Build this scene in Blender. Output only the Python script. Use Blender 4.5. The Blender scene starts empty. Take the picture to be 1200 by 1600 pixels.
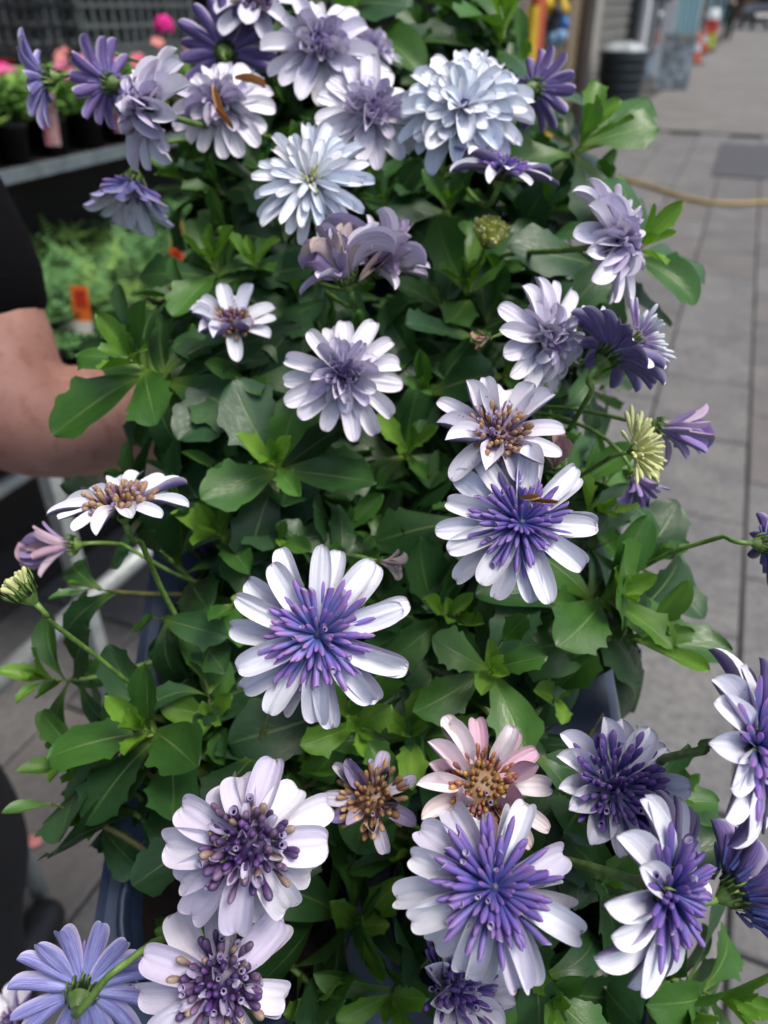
import bpy, math, random
from mathutils import Vector as V, Matrix as M, noise as MN

R = math.radians
random.seed(11)
sc = bpy.context.scene
COL = sc.collection

# ------------------------------------------------------------------ camera, sky, sun, exposure
CAM_H = 1.35
PITCH = R(33.4)
cam_d = bpy.data.cameras.new('camera')
cam = bpy.data.objects.new('camera', cam_d)
COL.objects.link(cam)
cam.location = (0, 0, CAM_H)
cam.rotation_euler = (R(90) - PITCH, 0, 0)
cam_d.sensor_fit = 'VERTICAL'
cam_d.sensor_height = 36
cam_d.lens = 27                      # 1200 px for a 1600 px tall frame
cam_d.clip_start = 0.02
cam_d.clip_end = 500
cam_d.dof.use_dof = True
cam_d.dof.focus_distance = 0.285
cam_d.dof.aperture_fstop = 8.5
sc.camera = cam

SUN_EL, SUN_AZ = R(66), R(112)        # azimuth clockwise from +Y (towards the open street)
world = bpy.data.worlds.new('World')
sc.world = world
world.use_nodes = True
wn = world.node_tree
bg = wn.nodes['Background']
sky = wn.nodes.new('ShaderNodeTexSky')
sky.sky_type = 'NISHITA'
sky.sun_disc = False
sky.sun_elevation = SUN_EL
sky.sun_rotation = SUN_AZ
sky.air_density = 1.0
sky.dust_density = 4.0
sky.ozone_density = 1.0
wn.links.new(sky.outputs[0], bg.inputs[0])
bg.inputs[1].default_value = 0.10
sun_d = bpy.data.lights.new('sun', 'SUN')
sun_d.energy = 1.5
sun_d.angle = R(26)
sun_d.color = (1.0, 0.95, 0.88)
sun = bpy.data.objects.new('sun', sun_d)
COL.objects.link(sun)
sd = V((math.sin(SUN_AZ) * math.cos(SUN_EL), math.cos(SUN_AZ) * math.cos(SUN_EL), math.sin(SUN_EL)))
sun.rotation_euler = sd.to_track_quat('Z', 'Y').to_euler()
sun.location = (3, 3, 6)
vs = sc.view_settings
vs.view_transform = 'Standard'
vs.look = 'None'
vs.exposure = 0.85
vs.gamma = 1.0
sc.cycles.use_denoising = True
sc.cycles.max_bounces = 8
sc.cycles.transparent_max_bounces = 8

# ------------------------------------------------------------------ pixel rays
RT = V((1, 0, 0))
FW = V((0, math.cos(PITCH), -math.sin(PITCH)))
UP = V((0, math.sin(PITCH), math.cos(PITCH)))
C0 = V((0, 0, CAM_H))
ZUP = V((0, 0, 1))

def ray(px, py):
    return RT * ((px - 600) / 1200) - UP * ((py - 800) / 1200) + FW

def P(px, py, d):                     # a point at depth d along the view axis
    return C0 + ray(px, py) * d

def G(px, py, z=0.0):                 # where the ray meets a level plane
    r = ray(px, py)
    return C0 + r * ((z - CAM_H) / r.z)

def proj(p):
    q = p - C0
    d = q.dot(FW)
    return 600 + 1200 * q.dot(RT) / d, 800 - 1200 * q.dot(UP) / d, d

# ------------------------------------------------------------------ helpers
def S(h):
    h = h.lstrip('#')
    o = []
    for i in (0, 2, 4):
        c = int(h[i:i + 2], 16) / 255
        o.append(c / 12.92 if c <= 0.04045 else ((c + 0.055) / 1.055) ** 2.4)
    return (*o, 1.0)

def link(name, data, parent=None, mat=None, loc=None):
    o = bpy.data.objects.new(name, data)
    COL.objects.link(o)
    if parent is not None:
        o.parent = parent
    if mat is not None:
        o.matrix_local = mat
    if loc is not None:
        o.location = loc
    return o

def empty(name, loc, label=None, cat=None, group=None):
    o = link(name, None, loc=loc)
    o.empty_display_size = 0.02
    return tag(o, label, cat, group)

def tag(o, label=None, cat=None, group=None, kind=None):
    if label: o['label'] = label
    if cat: o['category'] = cat
    if group: o['group'] = group
    if kind: o['kind'] = kind
    return o

def mesh(name, vs_, fs, mats=(), smooth=True, uvs=None, mi=None):
    me = bpy.data.meshes.new(name)
    me.from_pydata([tuple(v) for v in vs_], [], fs)
    for m in mats:
        me.materials.append(m)
    if smooth:
        me.polygons.foreach_set('use_smooth', [True] * len(me.polygons))
    if uvs is not None:
        ul = me.uv_layers.new(name='uv')
        li = [0] * len(me.loops)
        me.loops.foreach_get('vertex_index', li)
        flat = []
        for i in li:
            flat += [uvs[i][0], uvs[i][1]]
        ul.data.foreach_set('uv', flat)
    if mi is not None:
        me.polygons.foreach_set('material_index', mi)
    me.update()
    return me

class MB:                             # collects simple shapes into one mesh
    def __init__(s):
        s.v, s.f, s.uv = [], [], []
    def add(s, v, f):
        b = len(s.v)
        s.v += [V(x) for x in v]
        s.f += [tuple(i + b for i in q) for q in f]
        return s
    def box(s, c, d, m=None, bev=0.0):
        x, y, z = d[0] / 2, d[1] / 2, d[2] / 2
        b = bev
        if b <= 0:
            vv = [(-x, -y, -z), (x, -y, -z), (x, y, -z), (-x, y, -z), (-x, -y, z), (x, -y, z), (x, y, z), (-x, y, z)]
            ff = [(0, 3, 2, 1), (4, 5, 6, 7), (0, 1, 5, 4), (1, 2, 6, 5), (2, 3, 7, 6), (3, 0, 4, 7)]
        else:
            vv = [(-x, -y, -z), (x, -y, -z), (x, y, -z), (-x, y, -z), (-x, -y, z - b), (x, -y, z - b), (x, y, z - b), (-x, y, z - b),
                  (-x + b, -y + b, z), (x - b, -y + b, z), (x - b, y - b, z), (-x + b, y - b, z)]
            ff = [(0, 3, 2, 1), (8, 9, 10, 11)]
            for a, e in ((0, 4), (4, 8)):
                for i in range(4):
                    j = (i + 1) % 4
                    ff.append((a + i, a + j, e + j, e + i))
        c = V(c)
        vv = [(m @ V(p) if m else V(p)) + c for p in vv]
        return s.add(vv, ff)
    def tube(s, pts, rad, n=8, cap=True):
        pts = [V(p) for p in pts]
        rr = rad if isinstance(rad, (list, tuple)) else [rad] * len(pts)
        t0 = (pts[1] - pts[0]).normalized()
        ref = V((0, 0, 1)) if abs(t0.z) < 0.9 else V((1, 0, 0))
        a = t0.cross(ref).normalized()
        vv, ff = [], []
        for i, p in enumerate(pts):
            t = (pts[min(i + 1, len(pts) - 1)] - pts[max(i - 1, 0)]).normalized()
            a = (a - t * a.dot(t)).normalized()
            b = t.cross(a)
            for k in range(n):
                w = 2 * math.pi * k / n
                vv.append(p + (a * math.cos(w) + b * math.sin(w)) * rr[i])
        for i in range(len(pts) - 1):
            for k in range(n):
                q = (k + 1) % n
                ff.append((i * n + k, i * n + q, (i + 1) * n + q, (i + 1) * n + k))
        if cap:
            ff.append(tuple(range(n - 1, -1, -1)))
            ff.append(tuple((len(pts) - 1) * n + k for k in range(n)))
        return s.add(vv, ff)
    def lathe(s, prof, n=24, m=None, closed=False):
        vv, ff = [], []
        for r_, z_ in prof:
            for k in range(n):
                w = 2 * math.pi * k / n
                p = V((r_ * math.cos(w), r_ * math.sin(w), z_))
                vv.append(m @ p if m else p)
        for i in range(len(prof) - 1):
            for k in range(n):
                q = (k + 1) % n
                ff.append((i * n + k, i * n + q, (i + 1) * n + q, (i + 1) * n + k))
        return s.add(vv, ff)
    def mesh(s, name, mat=None, smooth=False):
        return mesh(name, s.v, s.f, [mat] if mat else [], smooth)
    def obj(s, name, mat=None, parent=None, smooth=False, loc=None):
        return link(name, s.mesh(name, mat, smooth), parent, loc=loc)

def bez(p0, p1, p2, p3, n):
    o = []
    for i in range(n + 1):
        t = i / n
        o.append(p0 * (1 - t) ** 3 + p1 * 3 * t * (1 - t) ** 2 + p2 * 3 * t * t * (1 - t) + p3 * t ** 3)
    return o

# ------------------------------------------------------------------ materials
class NT:
    def __init__(s, name):
        s.m = bpy.data.materials.new(name)
        s.m.use_nodes = True
        s.t = s.m.node_tree
        s.b = s.t.nodes['Principled BSDF']
        s.out = s.t.nodes['Material Output']
    def n(s, kind, **kw):
        x = s.t.nodes.new(kind)
        for k, v in kw.items():
            setattr(x, k, v)
        return x
    def put(s, sock, v):
        if isinstance(v, bpy.types.NodeSocket):
            s.t.links.new(v, sock)
        elif v is not None:
            sock.default_value = v
    def math(s, op, a, b=None, c=None, clamp=False):
        x = s.n('ShaderNodeMath', operation=op, use_clamp=clamp)
        for i, q in enumerate((a, b, c)):
            if q is not None:
                s.put(x.inputs[i], q)
        return x.outputs[0]
    def mix(s, f, a, b, mode='MIX'):
        x = s.n('ShaderNodeMix', data_type='RGBA', blend_type=mode)
        s.put(x.inputs[0], f); s.put(x.inputs[6], a); s.put(x.inputs[7], b)
        return x.outputs[2]
    def ramp(s, f, lo, hi, a=0.0, b=1.0):
        x = s.n('ShaderNodeMapRange', interpolation_type='SMOOTHSTEP')
        s.put(x.inputs[0], f)
        x.inputs[1].default_value = lo; x.inputs[2].default_value = hi
        x.inputs[3].default_value = a; x.inputs[4].default_value = b
        return x.outputs[0]
    def noise(s, scale, vec=None, detail=3, rough=0.55, w=None):
        x = s.n('ShaderNodeTexNoise')
        if w is not None:
            x.noise_dimensions = '4D'
            s.put(x.inputs['W'], w)
        if vec is not None:
            s.put(x.inputs['Vector'], vec)
        x.inputs['Scale'].default_value = scale
        x.inputs['Detail'].default_value = detail
        x.inputs['Roughness'].default_value = rough
        return x.outputs[0]
    def scale(s, vec, k):
        x = s.n('ShaderNodeVectorMath', operation='MULTIPLY')
        s.put(x.inputs[0], vec); x.inputs[1].default_value = k
        return x.outputs[0]
    def bump(s, h, strength, dist):
        x = s.n('ShaderNodeBump')
        s.put(x.inputs['Height'], h)
        x.inputs['Strength'].default_value = strength
        x.inputs['Distance'].default_value = dist
        s.t.links.new(x.outputs[0], s.b.inputs['Normal'])
        return x.outputs[0]
    def translucent(s, col, f, nrm=None):
        tr = s.n('ShaderNodeBsdfTranslucent')
        s.put(tr.inputs[0], col)
        if nrm is not None:
            s.t.links.new(nrm, tr.inputs[1])
        mx = s.n('ShaderNodeMixShader')
        s.put(mx.inputs[0], f)
        s.t.links.new(s.b.outputs[0], mx.inputs[1])
        s.t.links.new(tr.outputs[0], mx.inputs[2])
        s.t.links.new(mx.outputs[0], s.out.inputs[0])

def plain(name, col, rough=0.6, metal=0.0, var=0.25, scale=12, bump=0.0, bdist=0.002, col2=None):
    t = NT(name)
    tc = t.n('ShaderNodeTexCoord').outputs['Object']
    f = t.noise(scale, tc, 4)
    f = t.ramp(f, 0.3, 0.7)
    c2 = col2 or tuple(x * (1 - var) for x in col[:3]) + (1,)
    t.put(t.b.inputs['Base Color'], t.mix(f, c2, col))
    t.put(t.b.inputs['Roughness'], t.math('MULTIPLY_ADD', f, 0.15, rough - 0.07))
    t.b.inputs['Metallic'].default_value = metal
    if bump:
        t.bump(t.noise(scale * 8, tc, 4), bump, bdist)
    return t.m

def uvsplit(t):
    uv = t.n('ShaderNodeUVMap', uv_map='uv').outputs[0]
    sx = t.n('ShaderNodeSeparateXYZ')
    t.put(sx.inputs[0], uv)
    return uv, sx.outputs[0], sx.outputs[1]

def leaf_mat():
    t = NT('leaf')
    uv, u, v = uvsplit(t)
    oi = t.n('ShaderNodeObjectInfo')
    rnd = t.math('MULTIPLY', oi.outputs['Random'], 40.0)
    a = t.math('ABSOLUTE', t.math('SUBTRACT', u, 0.5))
    rib = t.math('SUBTRACT', 1.0, t.ramp(a, 0.005, 0.04))
    rib = t.math('MULTIPLY', rib, t.ramp(v, 0.3, 0.95, 1.0, 0.25))
    # side veins slanting from the midrib
    ph = t.math('SUBTRACT', t.math('MULTIPLY', v, 8.5), t.math('MULTIPLY', a, 7.0))
    nz = t.noise(3.0, uv, 2, w=rnd)
    ph = t.math('ADD', ph, t.math('MULTIPLY', nz, 1.6))
    ve = t.math('ABSOLUTE', t.math('SUBTRACT', t.math('FRACT', ph), 0.5))
    ve = t.math('MULTIPLY', t.math('SUBTRACT', 1.0, t.ramp(ve, 0.0, 0.09)), t.ramp(a, 0.36, 0.1, 0.0, 1.0))
    base = oi.outputs['Color']
    big = t.noise(2.2, uv, 3, w=rnd)
    c = t.mix(t.ramp(big, 0.3, 0.7), t.mix(1.0, base, (0.62, 0.72, 0.75, 1), 'MULTIPLY'), base)
    light = t.mix(0.55, base, S('8fae3a'))
    c = t.mix(t.ramp(v, 0.34, 0.04, 0.0, 0.6), c, light)
    c = t.mix(t.math('MULTIPLY', rib, 0.55), c, t.mix(0.5, base, S('b3c780')))
    c = t.mix(t.math('MULTIPLY', ve, 0.10), c, light)
    fine = t.noise(90, uv, 2, w=rnd)
    c = t.mix(t.ramp(fine, 0.66, 0.78, 0, 0.22), c, S('9db48a'))
    spot = t.noise(13, uv, 2, w=t.math('ADD', rnd, 9.0))
    c = t.mix(t.ramp(spot, 0.72, 0.78, 0, 0.45), c, S('4b4a22'))
    t.put(t.b.inputs['Base Color'], c)
    t.put(t.b.inputs['Roughness'], t.ramp(t.noise(14, uv, 3, w=rnd), 0.3, 0.7, 0.3, 0.48))
    t.b.inputs['Specular IOR Level'].default_value = 0.46
    h = t.math('ADD', t.math('MULTIPLY', rib, -0.8), t.math('MULTIPLY', ve, -0.16))
    h = t.math('ADD', h, t.math('MULTIPLY', t.noise(22, uv, 3, w=rnd), 0.35))
    nr = t.bump(h, 0.45, 0.0007)
    t.translucent(t.mix(1.0, c, (1.35, 1.5, 0.5, 1), 'MULTIPLY'), 0.2)
    return t.m

def petal_mats():
    t = NT('petal_top')
    uv, u, v = uvsplit(t)
    oi = t.n('ShaderNodeObjectInfo')
    rnd = t.math('MULTIPLY', oi.outputs['Random'], 40.0)
    base = oi.outputs['Color']
    lil = t.mix(1.0, base, (0.74, 0.64, 0.92, 1), 'MULTIPLY')
    c = t.mix(t.ramp(v, 0.05, 0.42), t.mix(t.math('MINIMUM', t.math('MULTIPLY', oi.outputs['Object Index'], 0.75), 0.75), lil, base), base)
    st = t.noise(7.0, t.scale(uv, (7.0, 0.3, 1)), 4, w=rnd)
    idx = t.math('SUBTRACT', 1.0, t.math('MULTIPLY', t.math('MINIMUM', oi.outputs['Object Index'], 1.0), 0.6))
    c = t.mix(t.math('MULTIPLY', t.ramp(st, 0.5, 0.72, 0, 0.34), idx), c, t.mix(1.0, base, (0.8, 0.76, 0.95, 1), 'MULTIPLY'))
    pat = t.noise(2.0, uv, 3, w=t.math('ADD', rnd, 3.0))
    c = t.mix(t.math('MULTIPLY', t.ramp(pat, 0.55, 0.8, 0, 0.25), idx), c, t.mix(1.0, base, (0.78, 0.74, 0.96, 1), 'MULTIPLY'))
    c = t.mix(t.ramp(v, 0.94, 1.0, 0, 0.4), c, S('a98bb8'))
    nick = t.math('MULTIPLY', t.ramp(t.noise(5, uv, 2, w=t.math('ADD', rnd, 11.0)), 0.6, 0.66, 0, 0.75), t.ramp(v, 0.9, 0.97))
    c = t.mix(nick, c, S('8a6a58'))
    dk = t.noise(16, uv, 2, w=t.math('ADD', rnd, 7.0))
    c = t.mix(t.ramp(dk, 0.76, 0.8, 0, 0.35), c, S('7b6a78'))
    t.put(t.b.inputs['Base Color'], c)
    t.b.inputs['Roughness'].default_value = 0.5
    t.b.inputs['Specular IOR Level'].default_value = 0.3
    t.b.inputs['Sheen Weight'].default_value = 0.08
    gr = t.math('COSINE', t.math('MULTIPLY', t.math('SUBTRACT', u, 0.5), 25.0))
    h = t.math('ADD', t.math('MULTIPLY', st, 0.8), t.math('MULTIPLY', gr, 0.35))
    t.bump(h, 0.7, 0.0005)
    t.translucent(c, 0.12)
    t2 = NT('petal_underside')
    uv, u, v = uvsplit(t2)
    oi = t2.n('ShaderNodeObjectInfo')
    rnd = t2.math('MULTIPLY', oi.outputs['Random'], 40.0)
    a = t2.math('ABSOLUTE', t2.math('SUBTRACT', u, 0.5))
    st = t2.noise(6.0, t2.scale(uv, (6.0, 0.4, 1)), 3, w=rnd)
    c = t2.mix(t2.ramp(st, 0.35, 0.65), S('55457c'), S('8674b0'))
    c = t2.mix(t2.math('MULTIPLY', oi.outputs['Alpha'], t2.ramp(v, 0.05, 0.7, 0.95, 0.75)), c, t2.mix(t2.ramp(st, 0.4, 0.62), S('7d7cc4'), S('a9b2e4')))
    c = t2.mix(t2.ramp(a, 0.33, 0.48, 0, 0.75), c, S('cfc6dd'))
    own = t2.mix(t2.ramp(st, 0.35, 0.65), t2.mix(1.0, oi.outputs['Color'], (0.78, 0.7, 0.82, 1), 'MULTIPLY'), oi.outputs['Color'])
    c = t2.mix(t2.math('MINIMUM', oi.outputs['Object Index'], 1.0), c, own)
    t2.put(t2.b.inputs['Base Color'], c)
    t2.b.inputs['Roughness'].default_value = 0.5
    t2.b.inputs['Specular IOR Level'].default_value = 0.3
    t2.bump(st, 0.5, 0.0004)
    t2.translucent(c, 0.12)
    return t.m, t2.m

def floret_mats():
    out = []
    for name, lo, mid, hi in (('quill_violet', '6478b8', '8580c2', 'a078ba'), ('quill_dark', '4c5a9c', '6e64a8', '8468a8')):
        t = NT(name)
        uv, u, v = uvsplit(t)
        oi = t.n('ShaderNodeObjectInfo')
        rnd = t.math('MULTIPLY', oi.outputs['Random'], 40.0)
        c = t.mix(t.ramp(v, 0.25, 0.7), S(lo), S(mid))
        c = t.mix(t.ramp(v, 0.6, 0.95), c, S(hi))
        c = t.mix(1.0, c, oi.outputs['Color'], 'MULTIPLY')
        st = t.noise(5.0, t.scale(uv, (4.0, 0.7, 1)), 3, w=rnd)
        c = t.mix(t.ramp(st, 0.5, 0.75, 0, 0.35), c, S('9a86cc'))
        t.put(t.b.inputs['Base Color'], c)
        t.b.inputs['Roughness'].default_value = 0.42
        t.bump(st, 0.4, 0.0003)
        t.translucent(c, 0.12)
        out.append(t.m)
    t = NT('floret_bud')
    uv, u, v = uvsplit(t)
    oi = t.n('ShaderNodeObjectInfo')
    rnd = t.math('MULTIPLY', oi.outputs['Random'], 40.0)
    st = t.noise(5.0, t.scale(uv, (4.0, 1.0, 1)), 3, w=rnd)
    c = t.mix(t.ramp(v, 0.35, 0.85), t.mix(1.0, oi.outputs['Color'], (0.5, 0.34, 0.62, 1), 'MULTIPLY'), oi.outputs['Color'])
    c = t.mix(t.ramp(st, 0.45, 0.7, 0, 0.5), c, t.mix(1.0, oi.outputs['Color'], (0.55, 0.45, 0.5, 1), 'MULTIPLY'))
    t.put(t.b.inputs['Base Color'], c)
    t.b.inputs['Roughness'].default_value = 0.45
    t.bump(st, 0.5, 0.0004)
    out.append(t.m)
    return out

def green_mat(name, c1, c2, rough=0.5):
    t = NT(name)
    tc = t.n('ShaderNodeTexCoord').outputs['Object']
    f = t.noise(160, tc, 3)
    t.put(t.b.inputs['Base Color'], t.mix(t.ramp(f, 0.35, 0.65), S(c1), S(c2)))
    t.b.inputs['Roughness'].default_value = rough
    t.bump(f, 0.4, 0.0004)
    return t.m

M_LEAF = leaf_mat()
M_PT, M_PU = petal_mats()
M_QV, M_QD, M_BUD = floret_mats()
M_LIP = plain('floret_lip', S('9d92b8'), 0.4, var=0.2, scale=400)
M_STEM = green_mat('stem', '4e7030', '6f8f45')
M_CALYX = green_mat('calyx', '45602c', '6d8a44')
M_BUDGRN = green_mat('cream_floret', 'b9bf78', 'd6d9a2')
M_WOODY = green_mat('woody_stem', '3f4a24', '5c5a34', 0.7)
M_POT = plain('pot_plastic', S('2b3a55'), 0.42, var=0.35, scale=30, bump=0.05)
M_TRAY = plain('tray_plastic', S('43526a'), 0.45, var=0.3, scale=18, bump=0.05)
M_SOIL = plain('soil', S('33261d'), 0.95, var=0.6, scale=120, bump=0.9, bdist=0.004)
M_DRY = plain('dry_petal', S('b98d58'), 0.6, var=0.4, scale=300, bump=0.4, bdist=0.0005)
M_WOOD = plain('bench_wood', S('6b5844'), 0.75, var=0.35, scale=20, bump=0.3)
M_GALV = plain('galvanised_steel', S('b2bab9'), 0.42, 0.3, var=0.3, scale=25, bump=0.08)
M_RAIL = plain('rack_steel', S('77848a'), 0.45, 0.4, var=0.3, scale=25)
M_PLY = plain('dark_plywood', S('3f3d3a'), 0.8, var=0.4, scale=9, bump=0.2)
M_BLACKP = plain('black_plastic', S('17191b'), 0.45, var=0.3, scale=30)

# ------------------------------------------------------------------ pavement and street
STREET = R(22.6)
SD = V((math.sin(STREET), math.cos(STREET), 0))     # along the street
SL = V((math.cos(STREET), -math.sin(STREET), 0))    # across, to the right
def ST(s, l, z=0.0):
    return SD * s + SL * l + ZUP * z
ROTZ = -STREET

def pave_mat():
    t = NT('paving_slab')
    oi = t.n('ShaderNodeObjectInfo')
    tc = t.n('ShaderNodeTexCoord').outputs['Object']
    rnd = t.math('MULTIPLY', oi.outputs['Random'], 30.0)
    f = t.noise(5, tc, 5, 0.6, w=rnd)
    g = t.noise(45, tc, 3, 0.6, w=rnd)
    c = t.mix(t.ramp(f, 0.3, 0.7), S('626364'), S('7a7977'))
    c = t.mix(t.ramp(g, 0.35, 0.7, 0, 0.5), c, S('444546'))
    c = t.mix(t.ramp(oi.outputs['Random'], 0.86, 0.9, 0, 0.45), c, S('625b57'))
    c = t.mix(t.ramp(oi.outputs['Random'], 0.0, 0.5, 0.35, 0), c, S('4f4e4c'))
    sp = t.noise(26, tc, 2, 0.5, w=t.math('ADD', rnd, 5.0))
    c = t.mix(t.ramp(sp, 0.70, 0.74, 0, 0.55), c, S('2f2f2f'))
    c = t.mix(t.ramp(sp, 0.27, 0.23, 0, 0.4), c, S('9b9a96'))
    t.put(t.b.inputs['Base Color'], c)
    t.b.inputs['Roughness'].default_value = 0.8
    t.bump(t.math('ADD', t.noise(140, tc, 4), f), 0.4, 0.003)
    return t.m
M_PAVE = pave_mat()

def far_pave_mat():
    t = NT('far_paving')
    tc = t.n('ShaderNodeTexCoord').outputs['Object']
    br = t.n('ShaderNodeTexBrick')
    t.put(br.inputs['Vector'], tc)
    br.inputs['Scale'].default_value = 1.0
    br.inputs['Brick Width'].default_value = 0.56
    br.inputs['Row Height'].default_value = 0.36
    br.inputs['Mortar Size'].default_value = 0.008
    br.inputs['Color1'].default_value = S('6f6e6b')  # paler than the near slabs: open-sky brightness put into the colour
    br.inputs['Color2'].default_value = S('615f5c')
    br.inputs['Mortar'].default_value = S('55524d')
    f = t.noise(3, tc, 4)
    t.put(t.b.inputs['Base Color'], t.mix(t.ramp(f, 0.3, 0.7, 0, 0.4), br.outputs['Color'], S('7c7a76')))
    t.b.inputs['Roughness'].default_value = 0.85
    return t.m

g = MB().add([(-60, -30, 0), (90, -30, 0), (90, 260, 0), (-60, 260, 0)], [(0, 1, 2, 3)]).obj('ground', plain('joint_sand', S('4c4a47'), 0.95, var=0.4, scale=6))
g.location.z = -0.03
tag(g, kind='structure')
pv = MB().add([(-1.5, 11.6, 0), (3.6, 11.6, 0), (3.6, 90, 0), (-1.5, 90, 0)], [(0, 1, 2, 3)]).obj('pavement', far_pave_mat())
pv.rotation_euler = (0, 0, ROTZ)
tag(pv, kind='structure')
slab_me = MB().box((0, 0, -0.015), (0.353, 0.552, 0.03), bev=0.005).mesh('paving_slab', M_PAVE)
cnt = 0
for j in range(-1, 21):
    for i in range(-4, 10):
        l = i * 0.36 + 0.1
        s = 0.3 + j * 0.56 + (0.28 if i % 2 else 0)
        w = ST(s, l)
        if w.y < -0.3 or s > 11.4:
            continue
        o = link('paving_slab', slab_me, pv)
        o.location = (l, s, random.uniform(-0.003, 0.001))
        o.rotation_euler = (random.uniform(-.004, .004), random.uniform(-.004, .004), random.uniform(-.006, .006) + (math.pi if random.random() < .5 else 0))
        cnt += 1
road = MB().add([(3.9, -20, 0), (11, -20, 0), (11, 200, 0), (3.9, 200, 0)], [(0, 1, 2, 3)]).obj('road', plain('asphalt', S('4f5052'), 0.9, var=0.3, scale=3, bump=0.3))
road.rotation_euler = (0, 0, ROTZ)
road.location.z = -0.02
tag(road, kind='structure')
kerb_me = MB().box((0, 0, 0.0), (0.16, 0.94, 0.16), bev=0.012).mesh('kerb_stone', plain('granite_kerb', S('8d8b86'), 0.8, var=0.3, scale=20, bump=0.3))
kb = MB().box((3.78, 30, -0.04), (0.13, 70, 0.06)).obj('kerb', M_WOODY)
kb.rotation_euler = (0, 0, ROTZ)
tag(kb, kind='structure')
for j in range(24):
    o = link('kerb_stone', kerb_me, kb)
    o.location = (3.72, 0.5 + j * 0.96, -0.05)

# a thin patch of darker grey and a hose across the slabs
a_ = G(1105, 305); b_ = G(1112, 200)
pc = G(1175, 250)
patch = MB().box((0, 0, 0), (1.05, 2.2, 0.008), bev=0.002).obj('dark_patch', plain('dark_patch_grey', S('4b4c50'), 0.75, var=0.25, scale=7, bump=0.2))
patch.location = (pc.x + 0.15, pc.y - 0.1, 0.008)
patch.rotation_euler = (0, 0, ROTZ)
tag(patch, kind='structure')
hp = [G(x, y, 0.022) for x, y in ((960, 276), (1000, 286), (1035, 297), (1070, 309), (1110, 317), (1150, 318), (1195, 316), (1260, 312), (1350, 305))]
hose = MB().tube([p for i in range(len(hp) - 1) for p in (hp[i], (hp[i] + hp[i + 1]) / 2)] + [hp[-1]], 0.016, 8).obj('garden_hose', plain('hose_yellow', S('b09a55'), 0.5, var=0.2), smooth=True)
tag(hose, 'tan yellow hose lying across the grey paving slabs', 'hose')

# ------------------------------------------------------------------ sloping bench, trays, pots
SLOPE = R(28)
DA = V((0, math.cos(SLOPE), math.sin(SLOPE)))
DN = V((0, -math.sin(SLOPE), math.cos(SLOPE)))
DO = P(582, 1250, 0.43)
def DK(b, a, n=0.0):
    return DO + RT * b + DA * a + DN * n
DROT = M.Rotation(SLOPE, 4, 'X')
CELL = 0.14
ROWS = [-0.05 + CELL * i for i in range(5)]
COLS = [-CELL / 2, CELL / 2]

def tray(rows, label):
    c = DK(0, sum(rows) / len(rows))
    t = link('carry_tray', None, mat=M.Translation(c) @ DROT)
    tag(t, label, 'tray', 'plant trays on the sloping bench')
    L = CELL * len(rows)
    mb = MB()
    n = 24
    for r_ in rows:
        for cx in COLS:
            cy = r_ - sum(rows) / len(rows)
            vv, ff = [], []
            h = CELL / 2
            for k in range(n):
                w = 2 * math.pi * k / n
                cw, sw = math.cos(w), math.sin(w)
                m_ = h / max(abs(cw), abs(sw))
                vv += [(cx + cw * m_, cy + sw * m_, 0), (cx + cw * 0.0605, cy + sw * 0.0605, 0), (cx + cw * 0.058, cy + sw * 0.058, -0.012)]
            for k in range(n):
                a, b = 3 * k, 3 * ((k + 1) % n)
                ff += [(a, b, b + 1, a + 1), (a + 1, b + 1, b + 2, a + 2)]
            mb.add(vv, ff)
    mb.obj('deck', M_TRAY, t)
    X, Y = CELL, L / 2 - 0.002
    sk = MB()
    ring = lambda e, z: [(-X - e, -Y - e, z), (X + e, -Y - e, z), (X + e, Y + e, z), (-X - e, Y + e, z)]
    vv = ring(0.0, 0.0) + ring(0.006, -0.003) + ring(0.006, -0.012) + ring(0.001, -0.014) + ring(-0.006, -0.07)
    ff = [(i * 4 + k, i * 4 + (k + 1) % 4, (i + 1) * 4 + (k + 1) % 4, (i + 1) * 4 + k) for i in range(4) for k in range(4)]
    ff = [tuple(reversed(q)) for q in ff]
    sk.add(vv, ff).obj('skirt', M_TRAY, t)
    return t
tray(ROWS[:2], 'blue grey plastic carry tray at the low front end of the bench')
tray(ROWS[2:4], 'blue grey plastic carry tray on the middle of the bench')
tray(ROWS[4:], 'blue grey plastic carry tray at the raised far end of the bench')

bench = empty('display_bench', (0, 0, 0), 'sloping wooden slatted bench under the trays of daisies', 'bench')
sl_me = MB().box((0, 0, 0), (0.05, 0.80, 0.018), bev=0.003).mesh('slat', M_WOOD)
for k in range(4):
    o = link('slat', sl_me, bench, M.Translation(DK(-0.1 + k * 0.066, 0.23, -0.115)) @ DROT)
for a in (-0.1, 0.56):
    o = link('crossbar', MB().box((0, 0, 0), (0.27, 0.04, 0.03)).mesh('crossbar', M_WOOD), bench, M.Translation(DK(0, a, -0.1395)) @ DROT)
    for sx in (-0.1, 0.1):
        top = DK(sx, a, -0.155)
        MB().box((0, 0, top.z / 2), (0.04, 0.04, top.z)).obj('leg', M_WOOD, bench, loc=(top.x, top.y, 0))

pot_me = mesh('pot', *(lambda mb: (mb.v, mb.f))(MB().lathe([(0.0, -0.098), (0.042, -0.1), (0.0565, 0.0), (0.0605, 0.001), (0.0615, 0.009), (0.060, 0.0105), (0.0572, 0.0095), (0.0555, -0.02)], 36)), [M_POT])
soil_v = MB().lathe([(0.0553, -0.013), (0.04, -0.009), (0.02, -0.006), (0.0001, -0.005)], 24)
soil_me = mesh('soil', soil_v.v, soil_v.f, [M_SOIL])

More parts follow.
